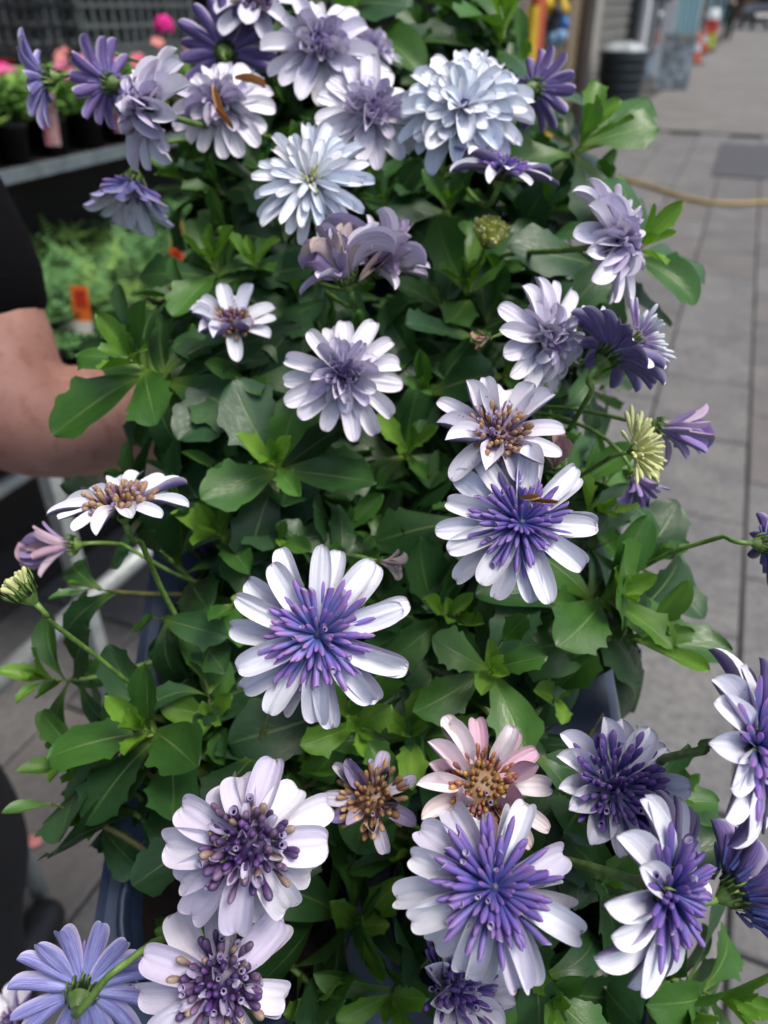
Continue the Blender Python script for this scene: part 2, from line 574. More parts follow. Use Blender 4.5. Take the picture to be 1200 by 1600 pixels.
PLANT_LABELS = [
    'potted daisy with broad lilac petals round dark bead centres, beside a blue-backed bloom',
    'potted daisy with an open violet centred bloom next to a faded pink one',
    'potted daisy whose white bloom has a blue to violet quilled centre',
    'potted daisy with a dark violet quilled white bloom below a brown beaded one',
    'potted daisy reaching past the bare arm with one upright side-on bloom',
    'potted daisy leaning over the pavement with folded purple-backed blooms and cream buds',
    'potted daisy with a lilac ruffled bloom under a crumpled brownish one',
    'potted daisy with a yellow-green bud below its side-facing bloom',
    'potted daisy with nodding purple blooms hanging over the far plant shelf',
    'potted daisy with a full many-layered pale blue white bloom',
]
plants = []
for ri, r_ in enumerate(ROWS):
    for ci, cx in enumerate(COLS):
        p = DK(cx, r_)
        e = empty('potted_daisy', p, PLANT_LABELS[ri * 2 + ci], 'potted plant', 'potted daisies in carry trays on the bench')
        link('pot', pot_me, e, DROT)
        link('soil', soil_me, e, DROT)
        plants.append((e, p))

def nearest(p):
    b = None
    for e, q in plants:
        d = (p - q - ZUP * 0.12 + V((0, 0.0, 0)))
        d = V((d.x, d.y * 0.9, d.z * 0.6)).length
        if b is None or d < b[0]:
            b = (d, e, q)
    return b[1], b[2]

# ------------------------------------------------------------------ leaf, petal and floret shapes
def leaf_mesh(i, bend, fold, wide, teeth, twist=0.0):
    rs = random.Random(100 + i)
    n, m = 20, 6
    vv, uu, ff = [], [], []
    tk = sorted(rs.uniform(0.42, 0.9) for _ in range(teeth))
    tk2 = sorted(rs.uniform(0.42, 0.9) for _ in range(teeth))
    x = z = 0.0
    ang = R(12) + rs.uniform(-.1, .1)
    ph = rs.uniform(0, 6)
    side = rs.uniform(-0.12, 0.12)
    for a in range(n + 1):
        t = 1 - (1 - a / n) ** 1.25 if a else 0.0
        if a:
            d = t - tp
            ang -= bend * d
            x += math.cos(ang) * d
            z += math.sin(ang) * d
        tp = t
        pk = 0.66
        if t < pk:
            q_ = t / pk
            w = wide * (0.16 + 0.84 * (q_ * q_ * (3 - 2 * q_)) ** 0.95)
        else:
            w = wide * max(0.0, 1 - ((t - pk) / (1 - pk)) ** 2.3) ** 0.62
        w = max(w, 0.012)
        for b in range(m + 1):
            u = b / m * 2 - 1
            ww = w
            for q in (tk if u > 0 else tk2):
                if abs(u) > 0.99:
                    dq = (t - q) / 0.065
                    if -1 < dq < 0.5:
                        ww += 0.06 * (1 + dq if dq < 0 else 1 - 2 * dq)
            y = u * ww
            zz = abs(u) ** 1.4 * ww * fold + 0.024 * math.sin(t * 8 + ph + u * 1.5) * abs(u) * (0.4 + t) + 0.012 * math.sin(t * 5 + ph * 2) 
            rot = twist * t
            yy = y * math.cos(rot) - zz * math.sin(rot)
            z2 = y * math.sin(rot) + zz * math.cos(rot)
            vv.append((x - math.sin(ang) * z2, yy + side * t * t, z + math.cos(ang) * z2))
            uu.append((b / m, t))
    for a in range(n):
        for b in range(m):
            i0 = a * (m + 1) + b
            ff.append((i0, i0 + m + 1, i0 + m + 2, i0 + 1))
    return mesh('leaf', vv, ff, [M_LEAF], True, uu)

LEAF_OLD = [leaf_mesh(k, bd, fo, wi, te, tw) for k, (bd, fo, wi, te, tw) in enumerate([
    (0.7, 0.15, 0.24, 3, 0.1), (1.1, 0.2, 0.22, 4, -0.2), (0.35, 0.1, 0.25, 3, 0.15), (1.4, 0.1, 0.21, 2, 0.3),
    (0.55, 0.3, 0.23, 3, -0.1), (0.9, -0.1, 0.26, 2, 0.0), (1.8, 0.2, 0.19, 2, -0.4), (0.2, 0.25, 0.22, 2, 0.25),
    (0.8, 0.45, 0.20, 1, 0.5), (0.5, -0.15, 0.25, 3, -0.35), (1.2, -0.2, 0.24, 1, 0.2), (-0.2, 0.3, 0.21, 2, -0.5),
    (2.2, 0.1, 0.2, 1, 0.1), (0.6, 0.05, 0.27, 2, 0.4)])]
LEAF_YNG = [leaf_mesh(20 + k, bd, fo, wi, te, tw) for k, (bd, fo, wi, te, tw) in enumerate([
    (0.3, 0.5, 0.17, 1, 0.0), (-0.3, 0.6, 0.15, 1, 0.1), (0.6, 0.45, 0.19, 2, -0.1), (0.1, 0.7, 0.16, 2, 0.2)])]

def petal_mesh(i, bend, cup, tipcurl=0.0, notch=0.016):
    rs = random.Random(300 + i)
    n, m = 13, 6
    p1, p2, lopside = rs.uniform(0, 6), rs.uniform(0, 6), rs.uniform(-.09, .09)
    vv, uu, ff, mi = [], [], [], []
    for sheet in (0, 1):
        base = len(vv)
        x = z = 0.0
        ang = 0.0
        tp = 0.0
        for a in range(n + 1):
            t = math.sin(a / n * math.pi / 2) ** 0.9
            d = t - tp
            ang -= (bend + (tipcurl * max(0, (t - 0.6) / 0.4))) * d
            x += math.cos(ang) * d
            z += math.sin(ang) * d
            tp = t
            if t < 0.6:
                w = 0.5 * (0.42 + 0.58 * math.sin(math.pi / 2 * t / 0.6))
            else:
                w = 0.5 * math.sqrt(max(0.0, 1 - ((t - 0.6) / 0.4) ** 3.3))
                w = max(w, 0.06)
            for b in range(m + 1):
                u = b / m * 2 - 1
                zz = abs(u) ** 1.6 * w * cup
                zz += 0.022 * math.cos(u * math.pi * 2.0) * w * 2
                zz += 0.014 * math.sin(t * 6 + p1) * u + 0.009 * math.sin(t * 10 + p2 + u * 2.2) * abs(u) + 0.010 * math.sin(t * 6 + p2)
                ed = (1 - u * u) * math.sin(math.pi * min(1, max(0, t)))
                if sheet:
                    zz -= 0.002 + 0.007 * ed
                nx = x - math.sin(ang) * zz
                if a >= n - 1:
                    nx -= notch * (0.5 + 0.5 * math.cos(u * math.pi * 2)) * (1 if a == n else 0.4)
                vv.append((nx, u * w * (1 + 0.025 * math.sin(t * 7 + p1 + u)) + lopside * t * t * 0.5, z + math.cos(ang) * zz))
                uu.append((b / m, t))
        for a in range(n):
            for b in range(m):
                i0 = base + a * (m + 1) + b
                q = (i0, i0 + m + 1, i0 + m + 2, i0 + 1)
                ff.append(tuple(reversed(q)) if sheet else q)
                mi.append(sheet)
    me = mesh('petal', vv, ff, [M_PT, M_PU], True, uu, mi)
    return me

PET = {
    'flat': [petal_mesh(0, 0.25, 0.25), petal_mesh(1, 0.4, 0.18, 0.3), petal_mesh(2, 0.15, 0.35), petal_mesh(3, 0.35, 0.1, 0.5), petal_mesh(16, 0.05, 0.2, 0.2), petal_mesh(17, 0.5, 0.3, 0.1), petal_mesh(18, 0.2, 0.05, 0.6)],
    'cup': [petal_mesh(4, -0.6, 0.55), petal_mesh(5, -0.8, 0.4, 0.6), petal_mesh(6, -0.4, 0.6, 0.8)],
    'droop': [petal_mesh(7, 0.8, 0.25), petal_mesh(8, 1.1, 0.2, 0.3), petal_mesh(9, 0.6, 0.3, 0.4)],
    'curl': [petal_mesh(10, -0.5, 0.8, 3.2), petal_mesh(11, 0.3, 0.7, 3.8), petal_mesh(12, -0.9, 0.9, 4.6)],
    'ruffle': [petal_mesh(13, 0.9, 1.1, 2.6, 0.1), petal_mesh(14, -0.4, 1.3, 2.0, 0.1), petal_mesh(15, 1.4, 0.9, 1.8, 0.08)],
}

def floret_mesh(prof, mats, bend=0.0, open_=False, n=7, name='floret'):
    vv, uu, ff, mi = [], [], [], []
    for k, (t, r_) in enumerate(prof):
        cz = -bend * t * t
        for j in range(n):
            w = 2 * math.pi * j / n
            cut = -0.05 * math.sin(w) if (open_ and k >= len(prof) - 3) else 0
            vv.append((t + cut, math.cos(w) * r_, cz + math.sin(w) * r_))
            uu.append((j / n, min(1, t)))
    for k in range(len(prof) - 1):
        for j in range(n):
            q = (j + 1) % n
            ff.append((k * n + j, (k + 1) * n + j, (k + 1) * n + q, k * n + q))
            mi.append(1 if (open_ and k >= len(prof) - 3) else 0)
    if not open_:
        ff.append(tuple((len(prof) - 1) * n + j for j in range(n)))
        mi.append(0)
    ff = [tuple(reversed(q)) for q in ff]
    return mesh(name, vv, ff, mats, True, uu, mi)

q_prof = [(0, .5), (.2, .62), (.45, .8), (.66, .98), (.82, 1.0), (.94, .66), (1.0, .14)]
qo_prof = [(0, .4), (.2, .55), (.45, .75), (.7, .95), (.86, 1.0), (.93, 1.05), (.95, .82), (.84, .5)]
b_prof = [(0, .45), (.3, .55), (.55, .85), (.75, 1.0), (.9, .85), (.98, .45), (1.0, .1)]
bo_prof = [(0, .45), (.3, .6), (.6, .95), (.82, 1.0), (.95, 1.05), (.97, .8), (.8, .45)]
QV = [floret_mesh(q_prof, [M_QV, M_LIP], b) for b in (0.0, 0.12, -0.1)] + [floret_mesh(qo_prof, [M_QV, M_LIP], 0.06, True)]
QD = [floret_mesh(q_prof, [M_QD, M_LIP], b) for b in (0.0, 0.12, -0.1)] + [floret_mesh(qo_prof, [M_QD, M_LIP], 0.06, True)]
BUD = [floret_mesh(b_prof, [M_BUD, M_LIP], b) for b in (0.0, 0.1)] + [floret_mesh(bo_prof, [M_BUD, M_LIP], 0.05, True)]
CRM = [floret_mesh(q_prof, [M_BUDGRN, M_LIP], b) for b in (0.0, 0.2, -0.15)]

def tint(hexs, rs, j=0.06):
    c = S(rs.choice(hexs))
    k = 1 + rs.uniform(-j, j)
    return (c[0] * k, c[1] * k, c[2] * k, 1)

def calyx_mesh(r_, h, rs, spread=0.0, mat=None):
    mb = MB()
    mb.lathe([(r_ * .22, -h), (r_ * .45, -h * .8), (r_ * .85, -h * .4), (r_, -h * .08), (r_ * .9, 0.0), (0.0002, h * 0.05)], 12)
    n = 13
    for k in range(n):
        w = 2 * math.pi * k / n + rs.uniform(-.1, .1)
        d = V((math.cos(w), math.sin(w), 0)); s_ = V((-math.sin(w), math.cos(w), 0))
        b = d * r_ * 0.93 - ZUP * h * 0.45
        ll = h * rs.uniform(0.8, 1.2)
        m1 = b + d * (r_ * .22 + spread * ll * .5) + ZUP * ll * (.6 - spread * .4)
        tp = b + d * (r_ * .3 + spread * ll) + ZUP * ll * (1.1 - spread)
        wd = r_ * 0.2
        mb.add([b - s_ * wd, b + s_ * wd, m1 + s_ * wd * .7, m1 - s_ * wd * .7, tp, m1 + d * wd * .5],
               [(0, 1, 2, 5), (0, 5, 3), (3, 5, 4), (5, 2, 4), (1, 0, 3, 2), (2, 3, 4)])
    return mb.mesh('flower', mat or M_CALYX, True)

WHITE = ['eceef6', 'e6e9f4', 'f1f2f8']
LILACW = ['edebf5', 'e4e1f0', 'f4f3f9', 'efedf6']
BLUEW = ['f0f6fe', 'e9f2fd', 'f6f9fe']
FLOWERS = []      # (px, py, radius px, depth) used to keep leaves from growing through the blooms

def flower(kind, px, py, dpx, dcm, face, stem=None, depth=None, seed=0, label=None, n=None, elev=None, pet='flat', cols=None, blue=0.0, roll=None, wide=None, host=None, qlen=1.0, slen=None):
    rs = random.Random(1000 + seed + int(px * 7 + py * 13))
    Rr = dcm / 200
    d = depth or dcm / 100 * 1200 / dpx
    pos = P(px, py, d)
    fc = (RT * face[0] + UP * face[1] - FW * face[2]).normalized()
    xa = fc.cross(ZUP if abs(fc.z) < 0.9 else RT).normalized()
    ya = fc.cross(xa)
    W = M.Translation(pos) @ M(((xa.x, ya.x, fc.x, 0), (xa.y, ya.y, fc.y, 0), (xa.z, ya.z, fc.z, 0), (0, 0, 0, 1)))
    host_e, host_p = plants[host] if host is not None else nearest(pos)
    W_l = M.Translation(-host_p) @ W
    cr = Rr * (0.2 if kind not in ('green_bud', 'closed', 'round_bud') else 0.3)
    ch = Rr * 0.32
    if kind == 'green_bud':
        cr, ch = Rr * 0.55, Rr * 0.9
    fl = link('flower', calyx_mesh(cr, ch, rs, 0.15 if kind != 'closed' else 0.0), host_e, W_l)
    if label: fl['label'] = label
    FLOWERS.append((px, py, dpx * 0.5, d))
    # stalk
    base = host_p + V((rs.uniform(-.02, .02), rs.uniform(-.02, .02), 0.0))
    p0 = pos - fc * ch * 0.9
    if stem:
        wp = [P(*q) for q in stem]
        pts = bez(p0, p0 - fc * 0.012, wp[0] + (p0 - wp[0]) * 0.3, wp[0], 8)
        last = wp[-1]
        for q0, q1 in zip(wp, wp[1:]):
            pts += [q0 + (q1 - q0) * k / 4 for k in range(1, 5)]
        pts += bez(last, last + (pts[-1] - pts[-2]).normalized() * 0.03, base + ZUP * 0.04, base, 8)[1:]
    else:
        sl = slen or 0.035
        pts = bez(p0, p0 - fc * sl, base + ZUP * 0.05, base, 12)
    iW = W.inverted()
    rad = [max(0.0011, Rr * 0.05)] * len(pts)
    rad[0] = cr * 0.28
    mb = MB().tube([iW @ p for p in pts], rad, 7)
    link('stalk', mb.mesh('stalk', M_STEM, True), fl)

    def petals(cnt, L, wd, el, keys, cset, r0=0.1, z0=0.0, jit=5, off=0.0, name='petal', bl=None):
        for k in range(cnt):
            phi = 2 * math.pi * (k + off) / cnt + rs.uniform(-.09, .09)
            e = R(el + rs.uniform(-jit, jit))
            me = rs.choice(PET[rs.choice(keys)])
            l_ = L * rs.uniform(0.9, 1.06)
            w_ = wd * rs.uniform(0.86, 1.12)
            mt = M.Rotation(phi, 4, 'Z') @ M.Translation((Rr * r0, 0, Rr * z0 + rs.uniform(0, .0006))) @ M.Rotation(-e, 4, 'Y') @ M.Rotation(rs.uniform(-.18, .18), 4, 'X') @ M.Diagonal((l_, w_, l_, 1))
            o = link(name, me, fl, mt)
            c = tint(cset, rs)
            o.color = (c[0], c[1], c[2], blue if bl is None else bl)
            o.pass_index = 1 if kind in ('closed', 'crumpled', 'shrivelled', 'round_bud', 'double', 'double_green', 'rosette', 'pink') else 0

    def florets(layers, pool, cset, openp=0.15):
        for cnt, r0, z0, L, rad_, el, jit in layers:
            for k in range(cnt):
                phi = 2 * math.pi * (k + rs.uniform(-.45, .45)) / cnt + el * 3
                e = R(el + rs.uniform(-jit, jit))
                me = pool[-1] if (rs.random() < openp and len(pool) > 2) else rs.choice(pool[:2 if len(pool) > 2 else None])
                l_ = Rr * L * rs.uniform(0.82, 1.15)
                rr = Rr * rad_ * rs.uniform(0.85, 1.15)
                mt = M.Rotation(phi, 4, 'Z') @ M.Translation((Rr * r0, 0, Rr * z0)) @ M.Rotation(-e, 4, 'Y') @ M.Rotation(rs.uniform(0, 6.28), 4, 'X') @ M.Diagonal((l_, rr, rr, 1))
                o = link('floret', me, fl, mt)
                o.color = tint(cset, rs, 0.15)

    dome = lambda k, N, rmax: (math.sqrt((k + .5) / N) * rmax, k * 2.39996)
    def bead(N, rmax, L, rad_, cset, pool=BUD, openp=0.12, hi=0.16, lean=55):
        for k in range(N):
            r_, ph = dome(k, N, rmax)
            r_ *= rs.uniform(.86, 1.1); ph += rs.uniform(-.22, .22)
            f_ = min(1.0, r_ / rmax)
            e = R(90 - lean * f_ + rs.uniform(-16, 16))
            me = pool[-1] if rs.random() < openp and len(pool) > 2 else rs.choice(pool[:2])
            l_ = Rr * L * rs.uniform(.8, 1.2) * (0.75 + .35 * f_)
            rr = Rr * rad_ * rs.uniform(.8, 1.15) * (0.75 + .3 * f_)
            mt = M.Rotation(ph, 4, 'Z') @ M.Translation((Rr * r_ * 0.72, 0, Rr * hi * (1 - f_ * f_) * 0.4)) @ M.Rotation(-e, 4, 'Y') @ M.Diagonal((l_, rr, rr, 1))
            o = link('floret', me, fl, mt)
            cs = cset[0] if f_ < 0.5 else cset[1]
            o.color = tint(cs, rs, 0.15)

    if kind not in ('closed', 'crumpled', 'green_bud', 'round_bud', 'cream', 'tuft'):
        dr = {'pink': .36, 'bead': .26, 'bead_brown': .28, 'shrivelled': .32}.get(kind, .15) * Rr
        dm = MB().lathe([(dr, 0.0), (dr * .8, Rr * .06), (dr * .45, Rr * .10), (.0001, Rr * .115)], 14)
        dk_ = link('disc', mesh('disc', dm.v, dm.f, [M_BUD], True, [(0, 1)] * len(dm.v)), fl)
        dk_.color = S({'pink': '7c5c3c', 'bead': '3c2c58', 'bead_brown': '5e4648', 'shrivelled': '7c5c40'}.get(kind, '2c2c5c'))
    if kind in ('quill', 'quill_dark', 'cup'):
        pool = QV if kind == 'quill' else QD
        el = elev if elev is not None else 4
        nn = n or 19
        cs = cols or WHITE
        petals((nn + 1) // 2, Rr * 0.92, Rr * (wide or .28), el - 4, [pet], cs, 0.09, -0.02)
        petals(nn // 2, Rr * 0.88, Rr * (wide or .28), el + 4, [pet], cs, 0.09, 0.02, off=0.5)
        wh = ['ffffff', 'e6e0ff', 'f0f0ff']
        if kind == 'cup':
            bead(92, .56, .44, .044, (['ffffff', 'f0eaff'], ['ffffff', 'e8e2ff']), QD, 0.12, 0.3, 46)
        else:
            florets([(23, .09, .03, .53 * qlen, .036, 8, 8), (22, .07, .05, .46 * qlen, .035, 19, 9), (20, .05, .06, .38 * qlen, .033, 33, 10), (14, .03, .07, .27 * qlen, .029, 52, 10)], pool, wh, 0.2)
    elif kind == 'bead':
        el = elev if elev is not None else 0
        nn = n or 14
        cs = cols or LILACW
        petals((nn + 1) // 2, Rr * 0.9, Rr * (wide or .39), el - 6, [pet], cs, 0.14, -0.02, 8)
        petals(nn // 2, Rr * 0.8, Rr * (wide or .39), el + 8, [pet], cs, 0.14, 0.02, 8, 0.5)
        bead(74, .47, .25, .046, (['5c4080', '4a366c', '6a4c8a'], ['6b5674', '9a8676', '58426e', '4e3c6a', '766080']), BUD, 0.14)
        petals(7, Rr * .17, Rr * .10, 55, ['ruffle', 'curl'], ['cfc8de', 'b8aecb'], .3, .12, 20, .3, 'floret')
        petals(4, Rr * .15, Rr * .09, 65, ['ruffle', 'curl'], ['d8d2e6', 'b8aecb'], .16, .2, 20, .1, 'floret')
    elif kind == 'bead_brown':
        el = elev if elev is not None else 25
        nn = n or 13
        cs = cols or LILACW
        petals(nn, Rr * 0.92, Rr * (wide or .3), el, [pet, 'flat'], cs, 0.16, 0, 12)
        bead(70, .5, .28, .048, (['8a6a78', '6f5478', 'a58568'], ['b08f68', '9c7a56', 'a88a78']), BUD, 0.22)
    elif kind == 'shrivelled':
        petals(7, Rr * 0.72, Rr * .27, 22, ['curl', 'cup', 'flat'], ['d2cbdc', 'a396bc', 'e0dce8', 'b9aecb'], 0.24, 0, 22)
        petals(5, Rr * 0.5, Rr * .26, 60, ['curl', 'ruffle'], ['cfc8da', '8470a6', 'e2dde8'], 0.52, 0, 20, .4)
        bead(66, .6, .34, .055, (['a8845c', '8f6c4c'], ['b39468', 'c0a078', '96744e']), BUD, 0.1, 0.2, 60)
    elif kind == 'pink':
        petals(12, Rr * 0.8, Rr * .27, 4, ['flat', 'droop', 'cup'], ['ecdfe6', 'f0e8ec', 'e8d4e0', 'eadfdf', 'e0bcd0'], 0.24, 0, 14)
        petals(7, Rr * 0.55, Rr * .27, 38, ['cup', 'curl', 'ruffle'], ['dfbccf', 'ead6de', 'd4b4c8', 'efe6ea'], 0.42, 0, 26, .5)
        bead(100, .56, .2, .04, (['a87f48', '967040'], ['c09050', 'b07a50', '946058']), BUD, 0.1, 0.1, 70)
    elif kind == 'rosette':
        el = elev if elev is not None else 2
        cs = cols or LILACW
        petals((n or 14) + 2, Rr * 0.9, Rr * (wide or .32), el, [pet], cs, 0.1, -0.03, 7)
        in_ = ['e2dcee', 'd8d1ea', 'ebe8f4']
        petals(13, Rr * 0.50, Rr * .23, 18, ['flat', 'cup', 'ruffle'], in_ + ['dcd8ec'], 0.12, 0.03, 10, .5)
        petals(12, Rr * 0.38, Rr * .18, 34, ['ruffle', 'cup'], in_, 0.11, 0.05, 14, .2, 'floret')
        petals(10, Rr * 0.30, Rr * .14, 52, ['ruffle', 'curl'], ['c9c0e0', 'b9aed6', 'dad4ea'], 0.08, 0.06, 16, .6, 'floret')
        petals(8, Rr * 0.24, Rr * .11, 70, ['ruffle', 'curl'], ['8d7ab4', '9c8cc2', '7a66a8'], 0.05, 0.06, 14, .1, 'floret')
    elif kind == 'double':
        cs = cols or BLUEW
        for cnt, L, w_, e_ in ((17, .93, .27, -6), (16, .83, .27, 5), (15, .70, .26, 16), (12, .56, .24, 28), (9, .42, .2, 44), (5, .3, .15, 64)):
            petals(cnt, Rr * L, Rr * w_, e_, ['flat'], cs, .07, .02 + .1 * (0.93 - L), 6, rs.random())
    elif kind == 'double_green':
        cs = cols or BLUEW
        for cnt, L, w_, e_ in ((19, .94, .2, 0), (17, .84, .19, 10), (13, .6, .16, 26), (10, .4, .12, 45)):
            petals(cnt, Rr * L, Rr * w_, e_, ['flat'], cs, .08, .02 + .08 * (0.93 - L), 6, rs.random())
        bead(30, .2, .2, .03, (['ffffff'], ['ffffff']), CRM, 0.0, .1, 50)
    elif kind == 'single_back':
        petals(n or 17, Rr * 0.92, Rr * (wide or .28), elev if elev is not None else 6, [pet], cols or WHITE, 0.12, 0, 6)
        florets([(16, .1, .05, .5, .04, 22, 8), (12, .06, .06, .4, .036, 45, 8)], QD, ['ffffff'], 0.2)
    elif kind == 'closed':
        cc = cols or ['cdb8c4', 'b59aa8', 'd8c8b4', 'a894c0']
        e0 = elev if elev is not None else 76
        petals(n or 10, Rr * 1.5, Rr * .27, e0, ['cup', 'curl', 'flat'], cc, .16, 0, 13)
        petals((n or 10) - 2, Rr * 1.25, Rr * .24, e0 - 4, ['curl', 'flat', 'droop'], cc, .12, 0, 18, .5)
    elif kind == 'crumpled':
        cc = ['d6cfe2', 'c4b8d0', 'cdbfb8', 'b3a2c8', 'e4e0ec', 'c2b6d4', 'a694bc']
        for q_ in range(5):
            petals(7, Rr * rs.uniform(.7, 1.1), Rr * .21, 48 + q_ * 11, ['curl', 'droop', 'flat', 'ruffle'], cc, .14 + .05 * rs.random(), 0, 18, rs.random())
    elif kind == 'round_bud':
        for q_, (e_, L_) in enumerate(((38, .75), (58, .85), (76, .9))):
            petals(9, Rr * L_, Rr * .42, e_, ['cup'], ['d4dc74', 'c4d25e', 'e0e69c'], .3 - .08 * q_, .0, 6, q_ * .3)
        bead(34, .5, .62, .10, (['ffffff'], ['ffffff']), CRM, 0, .5, 40)
    elif kind == 'tuft':
        bead(46, .7, .75, .07, (['dfe8ea', 'c8d8dc'], ['e6edf0', 'd0dde2', 'c9bfe0']), BUD[:2] + QV[:1], 0, .3, 70)
    elif kind == 'cream':
        bead(64, .75, .7, .07, (['ffffff'], ['ffffff']), CRM, 0, .35, 75)
    elif kind == 'green_bud':
        bead(20, .5, .55, .12, (['ffffff'], ['ffffff']), CRM, 0, .5, 30)
    return fl

# ------------------------------------------------------------------ the blooms (picture place, size in the picture, real diameter in cm, where they face)
F = flower
F('quill', 497, 992, 296, 6.6, (-.03, .04, 1), n=21, wide=.26, label='open white bloom with blue centre shading to violet quills', host=2)
F('quill_dark', 812, 818, 262, 6.6, (.02, .16, 1), n=19, label='white bloom with dark violet quills and a brown withered curl', host=3)
F('quill_dark', 770, 1388, 330, 6.8, (0, .55, 1), n=17, elev=-2, pet='droop', cols=WHITE + ['d9d6e8'], wide=.29, label='large white bloom with drooping dark violet quills', host=1)
F('bead', 388, 1322, 290, 6.4, (.02, .30, 1), n=14, pet='droop', cols=['e0dcec', 'd3cde4', 'eae8f3', 'dcd7ea'], label='lilac white bloom with broad petals and a purple beaded centre', host=0)
F('bead', 345, 1535, 275, 6.2, (.15, .35, 1), n=13, pet='droop', cols=['dcd8ea', 'cfc8e0', 'e6e3f0'], label='lilac white bloom below another, beaded dark centre', host=0, seed=3)
F('shrivelled', 580, 1250, 175, 4.6, (-.02, .45, .9), label='withered bloom with tan beaded centre and curled purple petals', host=1)
F('pink', 752, 1228, 225, 5.6, (.12, .55, .85), label='faded pink bloom with an orange brown centre', host=1)
F('cup', 962, 1228, 225, 5.6, (.05, .42, .92), n=14, elev=0, pet='cup', wide=.36, label='cupped white bloom packed with violet florets', host=1)
F('quill_dark', 1040, 1392, 320, 6.6, (.8, .0, .72), n=19, elev=2, wide=.3, label='side-on white bloom pushing violet quills towards the pavement', host=1, qlen=1.1)
F('cup', 1150, 1395, 215, 5.6, (.85, .25, -.1), n=14, elev=10, pet='cup', wide=.36, cols=WHITE, label='purple-backed bloom turned away behind the side-on one', host=1)
F('quill', 1178, 1165, 310, 6.6, (.82, .12, .62), n=18, elev=2, wide=.3, stem=[(1100, 1172, .262), (1040, 1184, .29), (985, 1225, .36)], label='bloom on a long stalk over the pavement, violet quilled', host=1, qlen=1.1)
F('cup', 712, 1545, 190, 5.2, (.35, .45, .7), n=12, elev=18, pet='cup', wide=.36, label='half open bloom with purple petal backs under the large one', host=1, depth=.30)
F('single_back', 128, 1550, 225, 5.8, (-.12, .15, -1), n=15, wide=.25, blue=1.0, stem=[(170, 1524, .286), (240, 1472, .30), (300, 1452, .35)], elev=10, label='bloom seen from behind with blue violet petal backs', host=0)
F('bead', 20, 1605, 140, 5.0, (-.5, .6, .4), n=12, elev=14, pet='cup', label='half open bloom with a purple petal beside the blue-backed bloom', host=0)
F('bead_brown', 190, 790, 200, 5.4, (-.05, .88, .42), n=14, elev=14, wide=.26, cols=WHITE, stem=[(222, 850, .345), (252, 920, .37), (290, 990, .39)], label='upright white bloom with pale brown beads seen from the side', host=2)
F('closed', 112, 852, 105, 3.4, (-1, -.12, .15), label='spent bloom closed and drooping towards the trolley', host=2, stem=[(190, 850, .42), (260, 890, .43)], depth=.40)
F('green_bud', 32, 920, 78, 1.9, (-.6, .75, .3), stem=[(70, 965, .31), (150, 1025, .34), (230, 1090, .37)], label='green closed bud on a long stalk', host=2, depth=.30)
F('bead_brown', 362, 508, 135, 4.6, (.05, .55, .8), n=13, elev=14, pet='cup', cols=WHITE, wide=.36, label='small cupped white bloom', host=4)
F('rosette', 537, 588, 200, 6.2, (.03, .12, 1), n=13, wide=.29, label='white bloom with a ruffled lilac rosette', host=6)
F('crumpled', 540, 432, 160, 5.0, (-.3, .75, .55), label='crumpled brown and lilac bloom', host=6, depth=.375)
F('crumpled', 588, 420, 150, 5.0, (.45, .35, .6), seed=5, label='bleached bloom behind the crumpled one', host=6, depth=.395)
F('double_green', 486, 285, 195, 6.4, (0, .12, 1), label='pale blue white bloom with greenish centre', host=6)
F('double', 725, 168, 222, 7.6, (0, .18, 1), label='many layered pale blue white bloom', host=9)
F('rosette', 578, 178, 182, 6.4, (.15, .1, 1), n=13, label='white bloom with lilac rosette beside the layered bloom', host=8)
F('rosette', 500, 76, 180, 6.6, (.05, .08, 1), n=14, label='white bloom with lilac rosette beside the dark purple fan', host=8)
F('rosette', 347, 165, 170, 6.2, (-.05, .1, 1), n=14, label='lilac white bloom with a dry brown petal on it', host=8)
F('rosette', 232, 168, 195, 6.4, (-.72, .05, .62), n=12, elev=-4, label='lilac bloom turned towards the plant rack', host=8)
F('single_back', 172, 130, 130, 4.8, (-.75, .25, -.45), n=13, elev=30, pet='droop', label='purple bloom seen from behind', host=8, depth=.43)
F('single_back', 72, 122, 150, 5.2, (-.92, -.18, .1), n=15, elev=25, wide=.24, blue=.45, stem=[(130, 98, .44), (180, 84, .46), (260, 110, .52)], label='purple bloom on a curved stalk reaching over the shelf', host=8, depth=.43)
F('single_back', 207, 285, 130, 6.2, (-.1, -.95, .12), n=15, elev=50, wide=.28, blue=.8, stem=[(216, 240, .46), (250, 225, .48)], label='nodding purple bloom hanging downwards', host=8, depth=.455)
F('single_back', 352, 82, 170, 6.0, (0, .5, -.7), n=17, elev=16, label='dark purple backed bloom fanned upwards', host=8, depth=.475)
F('bead', 398, 2, 150, 6.0, (.05, .4, .8), n=14, label='beaded bloom behind the dark purple fan', host=8, depth=.47)
F('rosette', 578, 78, 120, 5.4, (.4, .4, .6), n=13, cols=WHITE, label='white bloom tucked behind', host=8, depth=.52)
F('quill', 785, 270, 178, 5.8, (.22, .8, .42), n=14, elev=10, label='side-on bloom with pale violet quills under the layered one', host=9, depth=.405)
F('single_back', 835, 138, 130, 5.0, (.6, .2, -.55), n=13, elev=26, label='dark purple bloom turned away', host=9, depth=.46)
F('round_bud', 762, 376, 50, 2.9, (.15, .5, .8), label='yellow green opening bud', host=7, depth=.41)
F('rosette', 962, 378, 212, 6.4, (.85, .02, .58), n=14, elev=-2, label='lilac white bloom facing the street', host=7, depth=.37)
F('rosette', 852, 530, 170, 5.6, (.55, -.15, .8), n=13, label='soft lilac bloom leaning towards the pavement', host=5, depth=.355)
